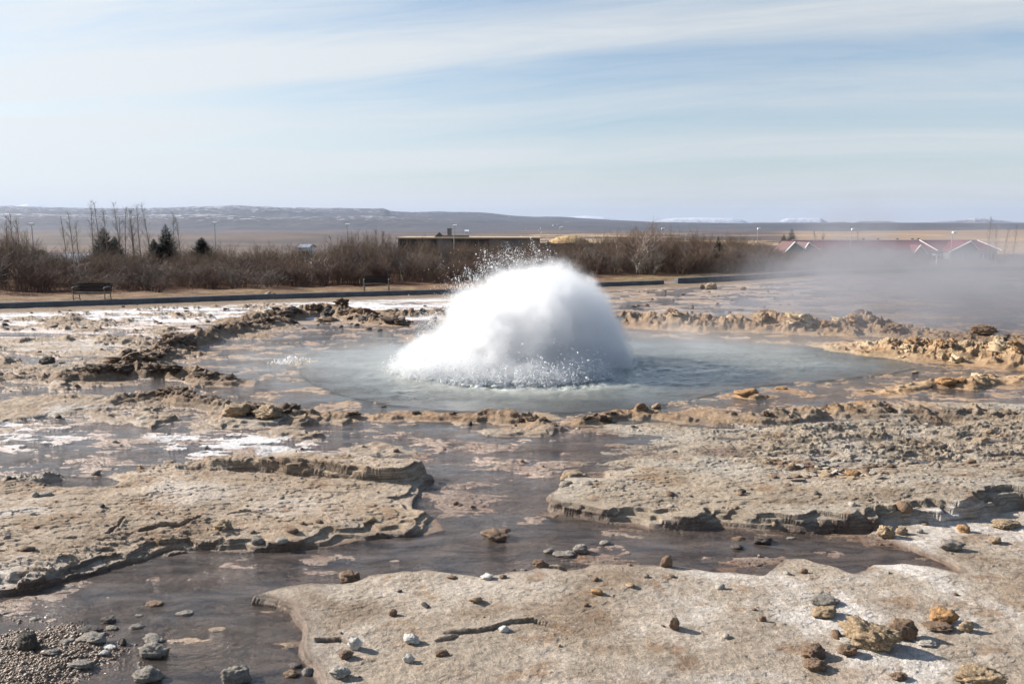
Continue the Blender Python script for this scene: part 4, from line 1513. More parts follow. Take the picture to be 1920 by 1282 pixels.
# ------------------------------------------------------------------ kerb, benches
def ribbon(name, pts, th, h, mat, label, z0=.0):
    """low concrete wall following a line; pts are ground points of its front foot"""
    n = 1
    P = []
    for i in range(len(pts) - 1):
        a = Vector(pts[i]); b = Vector(pts[i + 1])
        k = max(1, int((b - a).length / .5))
        for j in range(k):
            P.append(a.lerp(b, j / k))
    P.append(Vector(pts[-1]))
    V = []; Fc = []
    for i, p in enumerate(P):
        d = (P[min(i + 1, len(P) - 1)] - P[max(i - 1, 0)]).normalized()
        nrm = Vector((-d.y, d.x))
        if nrm.y < 0:
            nrm = -nrm
        wob = .006 * math.sin(i * 1.7) + random.uniform(-.004, .004)
        prof = ((0, -.25), (0, h - .02), (.02, h), (th - .02, h), (th, h - .02), (th, -.25))
        for o_, z_ in prof:
            V.append((p.x + nrm.x * (o_ + wob), p.y + nrm.y * (o_ + wob), z0 + z_))
    m_ = 6
    for i in range(len(P) - 1):
        for k in range(m_ - 1):
            a = i * m_ + k
            Fc.append((a, a + m_, a + m_ + 1, a + 1))
    me = bpy.data.meshes.new(name)
    me.from_pydata(V, [], Fc + [tuple(range(m_)), tuple(range((len(P) - 1) * m_, len(P) * m_))[::-1]])
    me.update()
    o = link(name, me, mat)
    tag(o, label, 'kerb')
    return o


concrete = simple('concrete', (.10, .108, .118), .85, 0, .3, 2.5, .5)
lk = [(-_k[0, 0], 0)]
xs = np.linspace(-48, gp(1245, 532, .1)[0], 70)
ribbon('kerb', [(x, float(Yk(x))) for x in xs], .24, .25, concrete, 'long grey concrete kerb edging the path, running behind the geyser under both benches', .04)
xs = np.linspace(gp(1272, 531, .1)[0], 60, 60)
ribbon('kerb', [(x, float(Yk(x))) for x in xs], .28, .33, concrete, 'grey concrete kerb right of the gap, curving away under the birch thicket', .04)

wood = simple('dark_wood', (.022, .013, .010), .95, 0, .3, 12)
iron = simple('cast_iron', (.22, .19, .16), .30, .6, .2, 10)


def bench(loc, rz, wd, label):
    root = empty('park_bench', loc, rz)
    tag(root, label, 'bench', 'slatted benches along the path')
    s = MB()
    for k in range(5):
        s.box((0, -.20 + k * .085, .44 + .004 * abs(k - 2)), (wd, .07, .03))
    s.build('seat', wood, root)
    b = MB()
    for k in range(4):
        b.box((0, .22 + k * .028, .53 + k * .088), (wd, .028, .078), 0, R(-14))
    b.build('backrest', wood, root)
    for sx in (-1, 1):
        e = MB()
        x = sx * (wd / 2 - .05)
        e.bar([(x, -.26, 0), (x, -.20, .12), (x, -.24, .28), (x, -.22, .43)], [.028, .02, .022, .03], 8)
        e.bar([(x, .34, 0), (x, .24, .14), (x, .20, .30), (x, .20, .43)], [.028, .02, .022, .03], 8)
        e.bar([(x, .20, .41), (x, .25, .6), (x, .33, .86)], [.028, .022, .018], 8)
        e.bar([(x, -.24, .42), (x, .20, .42)], .022, 6)
        e.bar([(x, .27, .68), (x, .05, .70), (x, -.18, .69), (x, -.27, .64), (x, -.25, .57), (x, -.22, .43)], [.02, .026, .03, .028, .02, .02], 8)
        e.bar([(x, -.22, .16), (x, .0, .22), (x, .24, .16)], .012, 6)
        e.build('end_frame', iron, root)
    return root


def kerb_spot(px, back):
    Y_ = 36.0
    for _ in range(40):
        Y_ = float(Yk((px - 960) / F * Y_)) + back
    return (px - 960) / F * Y_ * 1.0


bx = kerb_spot(171, .85)
bench((bx, float(Yk(bx)) + .85, .10), R(-4), 1.5, 'dark slatted bench at the far left with iron armrests, behind the kerb')
bx = kerb_spot(706, .95)
bench((bx, float(Yk(bx)) + .95, .12), R(6), 1.28, 'dark slatted bench left of the geyser with iron armrests, behind the kerb')


# ------------------------------------------------------------------ bare trees and shrubs
def seg_mesh(name, S, sides=3, smooth=False):
    """S: (n, 8) start xyz, end xyz, r0, r1"""
    S = np.asarray(S)
    a = S[:, :3]; b = S[:, 3:6]
    d = b - a; L = np.linalg.norm(d, axis=1)[:, None] + 1e-9; d = d / L
    ref = np.where(np.abs(d[:, 2:3]) > .9, np.array([[1., 0, 0]]), np.array([[0, 0, 1.]]))
    u = np.cross(d, ref); u /= np.linalg.norm(u, axis=1)[:, None] + 1e-9
    w = np.cross(d, u)
    V = []
    for k in range(sides):
        t_ = 2 * math.pi * k / sides
        V.append(a + (u * math.cos(t_) + w * math.sin(t_)) * S[:, 6:7])
    for k in range(sides):
        t_ = 2 * math.pi * k / sides
        V.append(b + (u * math.cos(t_) + w * math.sin(t_)) * S[:, 7:8])
    V = np.stack(V, 1).reshape(-1, 3)
    base = (np.arange(len(S)) * 2 * sides)[:, None]
    Fc = []
    for k in range(sides):
        k2 = (k + 1) % sides
        Fc.append(np.stack([base[:, 0] + k, base[:, 0] + k2, base[:, 0] + sides + k2, base[:, 0] + sides + k], 1))
    return mesh_np(name, V, np.concatenate(Fc), smooth)


def grow(rg, p, d, L, r, lvl, out, maxl, kids=(6, 5, 3), up=.25, wig=.22, spread=.8):
    n = 4 if lvl == 0 else 3
    pts = [np.array(p, float)]
    d = np.array(d, float); d /= np.linalg.norm(d)
    rad = [r]
    for i in range(n):
        d = d + np.array([rg.gauss(0, wig), rg.gauss(0, wig), rg.gauss(0, wig * .5) + up * .3])
        d /= np.linalg.norm(d)
        pts.append(pts[-1] + d * L / n)
        rad.append(r * (1 - .75 * (i + 1) / n))
        out.append((*pts[-2], *pts[-1], rad[-2], rad[-1], lvl))
    if lvl < maxl:
        for k in range(kids[lvl]):
            t_ = rg.uniform(.22, 1.0)
            i = min(int(t_ * n), n - 1)
            q = pts[i] + (pts[i + 1] - pts[i]) * (t_ * n - i)
            dd = (pts[i + 1] - pts[i]); dd /= np.linalg.norm(dd)
            side = np.array([rg.gauss(0, 1), rg.gauss(0, 1), rg.gauss(0, .4)]); side /= np.linalg.norm(side)
            nd = dd * (1 - spread * .45) + side * spread * .75
            grow(rg, q, nd, L * rg.uniform(.32, .55), max(r * .45, .0032), lvl + 1, out, maxl, kids, up, wig, spread)


def bark(name, col, var=.3):
    return simple(name, col, .85, 0, var, 3.0)


BARK = [bark('brown_bark', (.13, .082, .054)), bark('grey_bark', (.17, .135, .11)), bark('red_bark', (.10, .055, .038)), bark('dark_bark', (.055, .038, .03))]
birch_white = simple('birch_bark', (.36, .32, .27), .7, 0, .35, 9.0)
twig_mat = bark('birch_twigs', (.17, .105, .08))


def shrub_proto(seed):
    rg = random.Random(seed)
    out = []
    for k in range(rg.randint(10, 14)):
        a = rg.uniform(0, 6.28); r0 = rg.uniform(0, .25)
        lean = rg.uniform(.05, .42)
        grow(rg, (math.cos(a) * r0, math.sin(a) * r0, 0), (math.cos(a) * lean, math.sin(a) * lean, 1), rg.uniform(.55, .92), rg.uniform(.009, .016), 0, out, 2, (8, 5), .3, .16, .8)
    S = np.array([s[:8] for s in out])
    top = S[:, 5].max()
    S[:, [0, 1, 3, 4]] *= 1.25 / top
    S[:, [2, 5]] /= top
    return S


SHRUBS = [shrub_proto(900 + k) for k in range(8)]
SM = []
for k, S in enumerate(SHRUBS):
    me = seg_mesh('bare_shrub', S)
    me.materials.append(BARK[(0, 0, 1, 2, 0, 3, 1, 2)[k]])
    SM.append(me)


HX = [-700, 0, 40, 60, 120, 260, 350, 600, 650, 720, 800, 900, 1000, 1100, 1200, 1300, 1425, 1458, 1530, 1565, 2300]
HZ = [3.4, 3.4, 3.2, 2.7, 1.8, 1.6, 1.9, 2.15, 2.6, 2.6, 2.3, 2.1, 2.2, 2.4, 3.2, 2.9, 2.3, 1.3, 1.3, 2.0, 1.7]
FX = [-700, 0, 300, 700, 1130, 1280, 1500, 1700, 2300]
FY = [566, 556, 552, 540, 521, 519, 512, 503, 499]
rg = random.Random(21)
fxw = np.array([gp(a, b) for a, b in zip(FX, FY)])


def Yf(x):
    return float(np.interp(x, fxw[:, 0], fxw[:, 1]))


cands = []
x = -29.0
while x < 33:
    for row in range(6):
        xx = x + rg.uniform(-.5, .5)
        yy = Yf(xx) + row * 1.15 + rg.uniform(-.5, .5) + (rg.random() < .15) * -.8
        cands.append((xx, yy, row))
    x += 1.12
vis = [c for c in cands if abs(c[0] / c[1]) < .67]
rg.shuffle(vis)
near_s = sorted(vis, key=lambda c: c[2])[:272]
zz_, _, _ = heights([(a, b) for a, b, c in near_s])
for i, (x, y, row) in enumerate(near_s):
    px, _ = proj(x, y)
    hgt = float(np.interp(px, HX, HZ)) * rg.uniform(.72, 1.02) * (.72 + .07 * min(row, 4))
    o = bpy.data.objects.new('bare_shrub', rg.choice(SM)); COL.objects.link(o)
    w_ = rg.uniform(1.2, 1.9)
    o.scale = (w_, w_, hgt)
    o.rotation_euler = (0, 0, rg.uniform(0, 6.28))
    o.location = (x, y, zz_[i] - .03)
    rg_n = 'at the far left edge' if px < 130 else 'behind the left bench' if px < 260 else 'under the spruces' if px < 430 else 'between the two benches' if px < 640 else 'behind the right bench' if px < 760 else 'below the dark flat building' if px < 900 else 'behind the dome' if px < 1110 else 'around the pale birches' if px < 1290 else 'left of the white gable' if px < 1470 else 'before the red roofs'
    tn = {'brown_bark': 'brown', 'grey_bark': 'greyish', 'red_bark': 'reddish', 'dark_bark': 'dark'}[o.data.materials[0].name]
    lab = ('leafless ' + tn + (' front row' if row < 2 else ' middle row' if row < 4 else ' rear row') + ' shrub ' + rg_n)
    tag(o, lab, 'shrub', 'leafless shrubs of the thicket behind the path')

# the mass of scrub farther back
parts_v = []; parts_f = []; off = 0
S_all = []
pts_ = []
for k in range(430):
    xx = rg.uniform(-40, 36); yy = Yf(xx) + rg.uniform(6.5, 17)
    if abs(xx / yy) > .70:
        continue
    pts_.append((xx, yy))
zz_, _, _ = heights(pts_)
for i, (xx, yy) in enumerate(pts_):
    px, _ = proj(xx, yy)
    hgt = (float(np.interp(px, HX, HZ)) + .1) * rg.uniform(.75, 1.08) * (1 + (yy - Yf(xx)) * .006)
    S = rg.choice(SHRUBS).copy()
    a = rg.uniform(0, 6.28); ca, sa = math.cos(a), math.sin(a); w_ = rg.uniform(1.3, 2.2)
    for j in (0, 3):
        X_ = S[:, j] * w_; Y_ = S[:, j + 1] * w_
        S[:, j] = X_ * ca - Y_ * sa + xx; S[:, j + 1] = X_ * sa + Y_ * ca + yy
        S[:, j + 2] = S[:, j + 2] * hgt + zz_[i] - .03
    S[:, 6:8] *= 1.25
    S_all.append(S[rg.randint(0, 1)::2] if k % 3 else S)
o = link('scrub', seg_mesh('scrub', np.concatenate(S_all)), bark('scrub_bark', (.12, .08, .053), .4))
tag(o, 'dense brown mass of leafless scrub behind the first shrubs of the thicket', 'scrub', kind='stuff')
# dry undergrowth that closes the foot of the thicket
S = []
for k in range(26000):
    xx = rg.uniform(-31, 33); yy = Yf(xx) + rg.uniform(-.3, 6.5)
    if abs(xx / yy) > .69:
        continue
    h_ = rg.uniform(.08, .55) * (1 if rg.random() < .6 else 1.6)
    S.append((xx, yy, .10, xx + rg.gauss(0, .10), yy + rg.gauss(0, .1), .10 + h_, .007, .002))
o = link('undergrowth', seg_mesh('undergrowth', np.array(S)), bark('dry_stalks', (.17, .10, .06), .4))
tag(o, 'dry rusty undergrowth along the foot of the thicket', 'undergrowth', kind='stuff')


def bare_tree(x, y, h, seed, label, group=None, stems=1, trunkmat=None, twm=None, slim=True, name='bare_tree', lean=.0):
    rg = random.Random(seed)
    root = empty(name, (x, y, ground_z(x, y) - .05))
    tag(root, label, 'tree', group)
    out = []
    for s in range(stems):
        a = rg.uniform(0, 6.28)
        L = h * (rg.uniform(.75, 1) if s else 1)
        if slim:
            grow(rg, (rg.uniform(-.1, .1), rg.uniform(-.1, .1), 0), (lean, rg.gauss(0, .03), 1), L, .022 + .003 * h, 0, out, 0, (0,), .1, .035)
            n = int(L * 13)
            tr = [o_ for o_ in out if o_[8] == 0][-4:]
            for k in range(n):
                t_ = rg.uniform(.18, .97)
                i = min(int(t_ * 4), 3)
                q = np.array(tr[i][:3]) + (np.array(tr[i][3:6]) - np.array(tr[i][:3])) * (t_ * 4 - i)
                aa = rg.uniform(0, 6.28)
                grow(rg, q, (math.cos(aa) * .8, math.sin(aa) * .8, 1.0), L * .17 * (1.15 - t_) + .15, .008, 1, out, 2, (0, 4), .3, .1, .6)
        else:
            grow(rg, (rg.uniform(-.12, .12), rg.uniform(-.12, .12), 0), (math.cos(a) * .28 + lean, math.sin(a) * .28, 1), L, .045, 0, out, 3, (9, 6, 3), .12, .14, .85)
    A = np.array(out)
    T = A[A[:, 8] < (1 if slim else 2)]; Cw = A[A[:, 8] >= (1 if slim else 2)]
    if not len(Cw):
        Cw = A[-2:]
    link('trunk', seg_mesh('trunk', T[:, :8], 6, True), trunkmat or BARK[1], root)
    link('crown', seg_mesh('crown', Cw[:, :8]), twm or BARK[1], root)
    return root


def tree_px(px, top, Y, seed, label, **kw):
    p = at(px, top, Y)
    return bare_tree(p.x, Y, p.z - ground_z(p.x, Y), seed, label, **kw)


poplar = simple('poplar_bark', (.13, .105, .085), .8, 0, .3, 5)
ORD = ['first', 'second', 'third', 'fourth', 'fifth', 'sixth', 'seventh', 'eighth', 'ninth', 'tenth', 'eleventh', 'twelfth', 'thirteenth', 'fourteenth', 'fifteenth', 'sixteenth', 'seventeenth', 'eighteenth', 'nineteenth']
for i, (px, top, Y) in enumerate([(8, 402, 47), (20, 396, 48), (32, 408, 49), (49, 432, 50), (116, 404, 56), (129, 396, 57), (145, 412, 56), (166, 376, 55), (182, 378, 56), (197, 388, 57), (214, 378, 55), (224, 406, 58), (231, 386, 57), (244, 386, 56), (249, 392, 58), (258, 382, 56), (278, 379, 55), (321, 398, 57), (334, 406, 56)]):
    tree_px(px, top, Y, 1000 + i, ORD[i] + ' from the left of the tall thin bare poplars above the thicket', group='tall bare poplars at the left', trunkmat=poplar, twm=poplar)
for i, (px, top, Y) in enumerate([(1528, 432, 82), (1538, 436, 80), (1547, 432, 84), (1612, 432, 110), (1858, 406, 96), (1874, 416, 100), (1889, 428, 98), (1904, 422, 96)]):
    tree_px(px, top, Y, 1100 + i, ORD[i] + ' from the left of the thin bare trees around the red roofs', group='thin bare trees by the red roofed building', trunkmat=poplar, twm=poplar)
for i, (px, top, Y) in enumerate([(620, 443, 53), (638, 438, 54), (655, 432, 54), (672, 430, 55), (690, 431, 54), (704, 428, 56), (718, 432, 55), (735, 436, 55)]):
    tree_px(px, top, Y, 1200 + i, ORD[i] + ' from the left of the grey bare young trees left of the dark building', group='clump of grey bare trees left of the dark building', slim=True, stems=2, trunkmat=BARK[1], twm=BARK[1])
tree_px(1196, 436, gp(1196, 520)[1], 1301, 'birch with several pale crooked trunks right of the geyser', stems=5, slim=False, trunkmat=birch_white, twm=twig_mat, name='birch_tree')
tree_px(1215, 433, gp(1215, 517)[1], 1302, 'bushy birch standing just right of the pale crooked one', stems=4, slim=False, trunkmat=BARK[1], twm=twig_mat, name='birch_tree')
tree_px(1147, 452, gp(1147, 508)[1], 1303, 'slender birch with one bent white trunk above the dome right shoulder', stems=2, slim=False, trunkmat=birch_white, twm=twig_mat, name='birch_tree', lean=.15)
tree_px(1097, 470, gp(1095, 514)[1], 1304, 'small pale trunked birch directly behind the dome right shoulder', stems=2, slim=False, trunkmat=birch_white, twm=twig_mat, name='birch_tree')
tree_px(585, 478, gp(588, 538)[1], 1305, 'low pale stemmed birch at the front of the thicket left of the right bench', stems=4, slim=False, trunkmat=birch_white, twm=twig_mat, name='birch_tree')
tree_px(130, 486, gp(140, 545)[1], 1306, 'leaning pale stemmed birch above the left bench', stems=2, slim=False, trunkmat=birch_white, twm=twig_mat, name='birch_tree', lean=.35)
tree_px(610, 486, gp(612, 540)[1], 1307, 'short pale birch between the low birch and the right bench', stems=2, slim=False, trunkmat=birch_white, twm=twig_mat, name='birch_tree', lean=.3)


needle = simple('needles', (.020, .034, .017), .8, 0, .45, 4)


def spruce(px, top, wpx, Y, seed, label):
    rg = random.Random(seed)
    p = at(px, top, Y)
    g = ground_z(p.x, Y)
    h = p.z - g
    wpx *= 1.7
    root = empty('spruce_tree', (p.x, Y, g))
    tag(root, label, 'tree')
    rmax = wpx / 2 * Y / F
    link('trunk', seg_mesh('trunk', np.array([(0, 0, 0, 0, 0, h * .98, .07, .012)]), 6, True), BARK[3], root)
    V = []; Fc = []
    tiers = 34
    for k in range(tiers):
        f_ = k / (tiers - 1)
        z0 = h * (.22 + .76 * f_)
        L0 = rmax * (1 - f_) ** .85 * 1.15 + .05
        for j in range(int(19 - 8 * f_)):
            a = rg.uniform(0, 6.28); L = L0 * rg.uniform(.6, 1.12)
            d = Vector((math.cos(a), math.sin(a), 0)); s = Vector((-d.y, d.x, 0))
            droop = -.18 * L
            for m_ in range(11):
                t_ = (m_ + .5) / 9
                c = d * L * t_ + Vector((0, 0, z0 + droop * math.sin(t_ * 2.4) + .22 * L * t_ * t_))
                wd = L * .42 * (1 - t_ * .75) * rg.uniform(.6, 1.2)
                for sg in (-1, 1):
                    b = len(V)
                    tip = c + s * sg * wd + d * wd * .7 + Vector((0, 0, -wd * rg.uniform(.1, .5)))
                    V += [tuple(c - d * L * .05), tuple(c + d * L * .06 + Vector((0, 0, .02))), tuple(tip)]
                    Fc.append((b, b + 1, b + 2))
    link('crown', mesh_np('crown', np.array(V), np.array(Fc), False), needle, root)
    return root


spruce(193, 425, 30, 58, 1, 'dark green spruce, second tallest, among the bare poplars at the left')
spruce(214, 442, 22, 60, 2, 'narrow dark spruce touching the right side of the second tallest spruce')
spruce(288, 447, 18, 58, 3, 'small dark spruce to the left of the tallest spruce')
spruce(310, 419, 26, 58, 4, 'tallest dark green spruce with a spiky top at the left')
spruce(378, 444, 30, 62, 5, 'short broad spruce standing alone right of the tallest spruce')
spruce(1347, 443, 12, 58, 6, 'slim spruce top poking out of the birch thicket at the right')
spruce(1485, 427, 16, 172, 7, 'slim dark spruce directly behind the white gable')
spruce(1470, 438, 14, 176, 8, 'shorter spruce to the left of the one behind the white gable')
spruce(76, 468, 26, 66, 9, 'low round green spruce over the grey roof at the far left')

# ------------------------------------------------------------------ lamps
galv = simple('galvanised_steel', (.35, .36, .37), .4, .6, .15, 4)
lampw = simple('lamp_housing', (.80, .80, .80), .3, 0, .05, 4)
LAMPS = [(59, 421, 'street lamp post above the grey roof at the far left'), (402, 419, 'street lamp post right of the short broad spruce'),
         (650, 422, 'street lamp post in front of the clump of grey bare trees'), (851, 424, 'street lamp post before the dark flat building'),
         (1051, 427, 'street lamp behind the straw coloured mound'), (1241, 429, 'street lamp above the thicket right of the pale birch'),
         (1421, 429, 'street lamp above the thicket left of the white gable'), (1597, 430, 'street lamp behind the left half of the red roof'),
         (1786, 436, 'street lamp in front of the right half of the red roof')]
for i, (px, py, lab) in enumerate(LAMPS):
    Y = [80, 85, 88, 90, 120, 120, 120, 118, 112][i]
    p = at(px, py, Y); g = ground_z(p.x, Y)
    root = empty('street_lamp', (p.x, Y, g))
    tag(root, lab, 'street lamp', 'street lamps beyond the thicket')
    h = p.z - g
    b = MB(); b.bar([(0, 0, 0), (0, 0, h * .5), (0, 0, h)], [.07, .055, .04], 8)
    b.build('pole', galv, root)
    b = MB(); b.bar([(0, 0, h - .05), (.12, -.1, h + .02), (.35, -.25, h + .05)], .03, 6)
    b.build('arm', galv, root)
    b = MB(); b.box((.12, -.22, h + .02), (.46, .34, .22), .0, .1)
    b.build('lamp_head', lampw, root)


# ------------------------------------------------------------------ buildings
def px_x(px, Y):
    return (px - 960) / F * Y * 1.0


def px_z(py, Y):
    return at(960, py, Y).z


black = simple('black_panel', (.022, .019, .018), .6, 0, .3, 1.2)
greyw = simple('grey_wall', (.17, .155, .145), .8, 0, .15, .8)
tanw = simple('roof_edge', (.42, .32, .21), .8, 0, .15, 1)
glass = simple('window_glass', (.03, .035, .04), .15, 0, .1, 1)
trimw = simple('white_trim', (.78, .77, .75), .6, 0, .05, 2)
red = simple('red_roof', (.14, .013, .016), .5, 0, .12, .5)
slate = simple('steel_roof', (.34, .37, .43), .4, .3, .12, .6)
wallg = simple('dark_wall', (.13, .13, .13), .8, 0, .2, .6)

Y = 95
z1 = px_z(447.5, Y); x0 = px_x(748, Y); x1 = px_x(1012, Y)
g = ground_z((x0 + x1) / 2, Y) - .4
b0 = empty('flat_building', ((x0 + x1) / 2, Y + 5, g))
tag(b0, 'long low flat roofed building with black panels behind the thicket left of the dome', 'building')
cx = (x0 + x1) / 2
hh = z1 - g
m = MB(); m.box((0, 0, hh / 2), (x1 - x0, 9.6, hh)); m.build('wall', greyw, b0)
m = MB(); m.box((0, 0, hh + .07), (x1 - x0 + .5, 10.3, .14)); rf = m.build('roof', tanw, b0)
for a, b in ((748, 769), (770, 794), (795, 819), (848, 872), (873, 897), (898, 918)):
    m = MB(); xa, xb = px_x(a, Y) - cx, px_x(b, Y) - cx
    m.box(((xa + xb) / 2, -4.86, hh / 2 - .05), (xb - xa, .12, hh - .1)); pn = m.build('black_panel', black, b0)
    m = MB()
    for k in range(6):
        m.box((xa + (xb - xa) * (k + .5) / 6, -4.95, hh / 2 - .05), (.05, .05, hh - .2))
    m.build('slats', black, pn)
for a in (935, 960, 985):
    xa = px_x(a, Y) - cx
    m = MB(); m.box((xa, -4.83, hh * .6), (1.1, .08, 1.0)); w_ = m.build('window', glass, b0)
    m = MB(); m.box((xa, -4.90, hh * .6 - .55), (1.2, .08, .08)); m.box((xa, -4.9, hh * .6), (.06, .06, 1.0)); m.build('frame', trimw, w_)
vx = px_x(821, Y) - cx
m = MB(); vz = hh + .14
m.poly([(vx - .6, -2.6, vz), (vx + .6, -2.6, vz), (vx, -2, vz + .6)]); m.poly([(vx + .6, -2.6, vz), (vx + .6, -1.4, vz), (vx, -2, vz + .6)])
m.poly([(vx + .6, -1.4, vz), (vx - .6, -1.4, vz), (vx, -2, vz + .6)]); m.poly([(vx - .6, -1.4, vz), (vx - .6, -2.6, vz), (vx, -2, vz + .6)])
m.build('roof_vent', black, b0)
m = MB(); m.box((vx + 1.2, -1.6, vz + .5), (.5, .5, 1.0)); m.box((vx + 1.2, -1.6, vz + 1.02), (.62, .62, .08)); m.build('chimney', greyw, b0)
m = MB(); m.box((px_x(852, Y) - cx, -2, vz + .12), (3.2, 1.5, .24)); m.build('skylight', greyw, b0)

# straw coloured turf mound with a dark wall under it
Y = 100
xa, xb = px_x(1012, Y), px_x(1125, Y)
cx = (xa + xb) / 2; g = ground_z(cx, Y) - .4; zt = px_z(457, Y); zp = px_z(443.5, Y)
tb = empty('turf_house', (cx, Y + 3, g))
tag(tb, 'low dark house under a rounded straw coloured turf roof behind the dome', 'building')
m = MB(); m.box((0, 0, (zt - g) / 2), (xb - xa, 6, zt - g)); m.build('wall', wallg, tb)
gx_, gy_ = np.meshgrid(np.linspace(-1, 1, 60), np.linspace(-1, 1, 24))
rr = np.sqrt((gx_ * .98) ** 2 + (gy_ * .98) ** 4)
zz = np.clip(1 - rr ** 2.2, 0, 1) * (zp - zt) * (1 + .2 * fbm(gx_ * 6, gy_ * 6, 4, 3))
V = np.stack([gx_ * (px_x(1112, Y) - px_x(1029, Y)) / 2, gy_ * 3.1, zt - g + .03 + zz], -1).reshape(-1, 3)
idx = np.arange(24 * 60).reshape(24, 60)
Fc = np.stack([idx[:-1, :-1], idx[:-1, 1:], idx[1:, 1:], idx[1:, :-1]], -1).reshape(-1, 4)
link('roof', mesh_np('roof', V, Fc), simple('straw_turf', (.40, .27, .13), .95, 0, .35, 3, .8), tb)
for k in (-2.6, -.8, 1.4, 3.0):
    m = MB(); m.box((k, -3.03, (zt - g) * .55), (.9, .06, .8)); w_ = m.build('window', glass, tb)
    m = MB(); m.box((k, -3.08, (zt - g) * .55), (.05, .05, .8)); m.build('frame', trimw, w_)


def shed(name, pxa, pxb, ptop, peave, Y, dep, wallm, roofm, label, win=True):
    xa, xb = px_x(pxa, Y), px_x(pxb, Y); cx = (xa + xb) / 2
    g = ground_z(cx, Y) - .3
    zr = px_z(ptop, Y + dep / 2) - g; ze = px_z(peave, Y) - g
    r = empty(name, (cx, Y + dep / 2, g)); hw = (xb - xa) / 2; d = dep / 2
    tag(r, label, 'building')
    m = MB(); m.box((0, 0, ze / 2), (2 * hw - .4, dep - .4, ze))
    for sx in (-1, 1):
        m.poly([(sx * (hw - .2), -d + .2, ze), (sx * (hw - .2), d - .2, ze), (sx * (hw - .2), 0, zr - .1)])
    m.build('wall', wallm, r)
    m = MB()
    for sy in (-1, 1):
        m.poly([(-hw, sy * d, ze - .02), (hw, sy * d, ze - .02), (hw, 0, zr), (-hw, 0, zr)][::sy])
        m.poly([(-hw, sy * d, ze - .12), (hw, sy * d, ze - .12), (hw, 0, zr - .1), (-hw, 0, zr - .1)][::sy])
        m.poly([(-hw, sy * d, ze - .12), (hw, sy * d, ze - .12), (hw, sy * d, ze - .02), (-hw, sy * d, ze - .02)])
    m.build('roof', roofm, r)
    if win:
        for k in (-.5, .15, .6):
            m = MB(); m.box((hw * k, -d + .17, ze * .55), (min(1.0, hw * .3), .08, ze * .35)); w_ = m.build('window', glass, r)
            m = MB(); m.box((hw * k, -d + .11, ze * .55 - ze * .19), (min(1.1, hw * .33), .08, .06)); m.build('sill', trimw, w_)
        m = MB(); m.box((-hw * .15, -d + .16, ze * .38), (min(.9, hw * .2), .08, ze * .75)); m.build('door', trimw, r)
    return r


shed('long_shed', 58, 152, 476, 491, 64, 5, wallg, slate, 'long shed with a pale grey metal roof half hidden at the far left')
shed('small_shed', 228, 272, 491, 503, 60, 4, wallg, slate, 'small shed with a grey metal roof hidden behind the shrubs below the spruces')
shed('small_house', 558, 582, 458, 464, 150, 6, trimw, slate, 'tiny white house with a blue grey roof beyond the thicket left of the grey trees')
shed('farmhouse', 716, 724, 425.5, 427.5, 3600, 14, trimw, trimw, 'faint white farmhouse on the plain, the farther left of two')
shed('farmhouse', 872, 880, 431, 433.5, 2300, 12, trimw, trimw, 'faint white farmhouse on the plain over the dark flat building')

# red roofed building
Y = 150
g = ground_z(px_x(1665, Y), Y) - .3
rb_ = empty('red_roofed_building', (px_x(1665, Y), Y + 4, g))
tag(rb_, 'long building with a red metal roof and white edged gables behind the steam', 'building')
cx = px_x(1665, Y)
X_ = lambda p: px_x(p, Y) - cx
zr = px_z(450.5, Y + 4) - g; ze = px_z(470, Y) - g
m = MB(); m.box(((X_(1478) + X_(1868)) / 2, 0, ze / 2), (X_(1868) - X_(1478) - .6, 7.6, ze))
for e in (1478, 1868):
    s_ = 1 if e > 1500 else -1
    m.poly([(X_(e) - s_ * .3, -3.8, ze), (X_(e) - s_ * .3, 3.8, ze), (X_(e) - s_ * .3, 0, zr - .4)])
m.build('wall', greyw, rb_)
# main roof, hipped at the right end
m = MB()
m.poly([(X_(1478), -4.2, ze), (X_(1872), -4.2, ze), (X_(1848), 0, zr), (X_(1478), 0, zr - .05)])
m.poly([(X_(1872), 4.2, ze), (X_(1478), 4.2, ze), (X_(1478), 0, zr - .05), (X_(1848), 0, zr)])
m.poly([(X_(1872), -4.2, ze), (X_(1872), 4.2, ze), (X_(1848), 0, zr)])
roof = m.build('roof', red, rb_)
for px in (1632, 1660, 1697, 1726, 1737):
    m = MB(); m.box((X_(px), .3, zr + .12), (.35, .35, .5)); m.build('chimney', black, roof)
m = MB(); m.bar([(X_(1848), 0, zr + .03), (X_(1872), -4.2, ze + .05)], .08, 5); m.bar([(X_(1495), 0, zr + .02), (X_(1848), 0, zr + .06)], .07, 5)
m.bar([(X_(1738), 0, zr + .05), (X_(1752), -4.25, ze + .05)], .08, 5)
m.build('ridge_cap', trimw, roof)


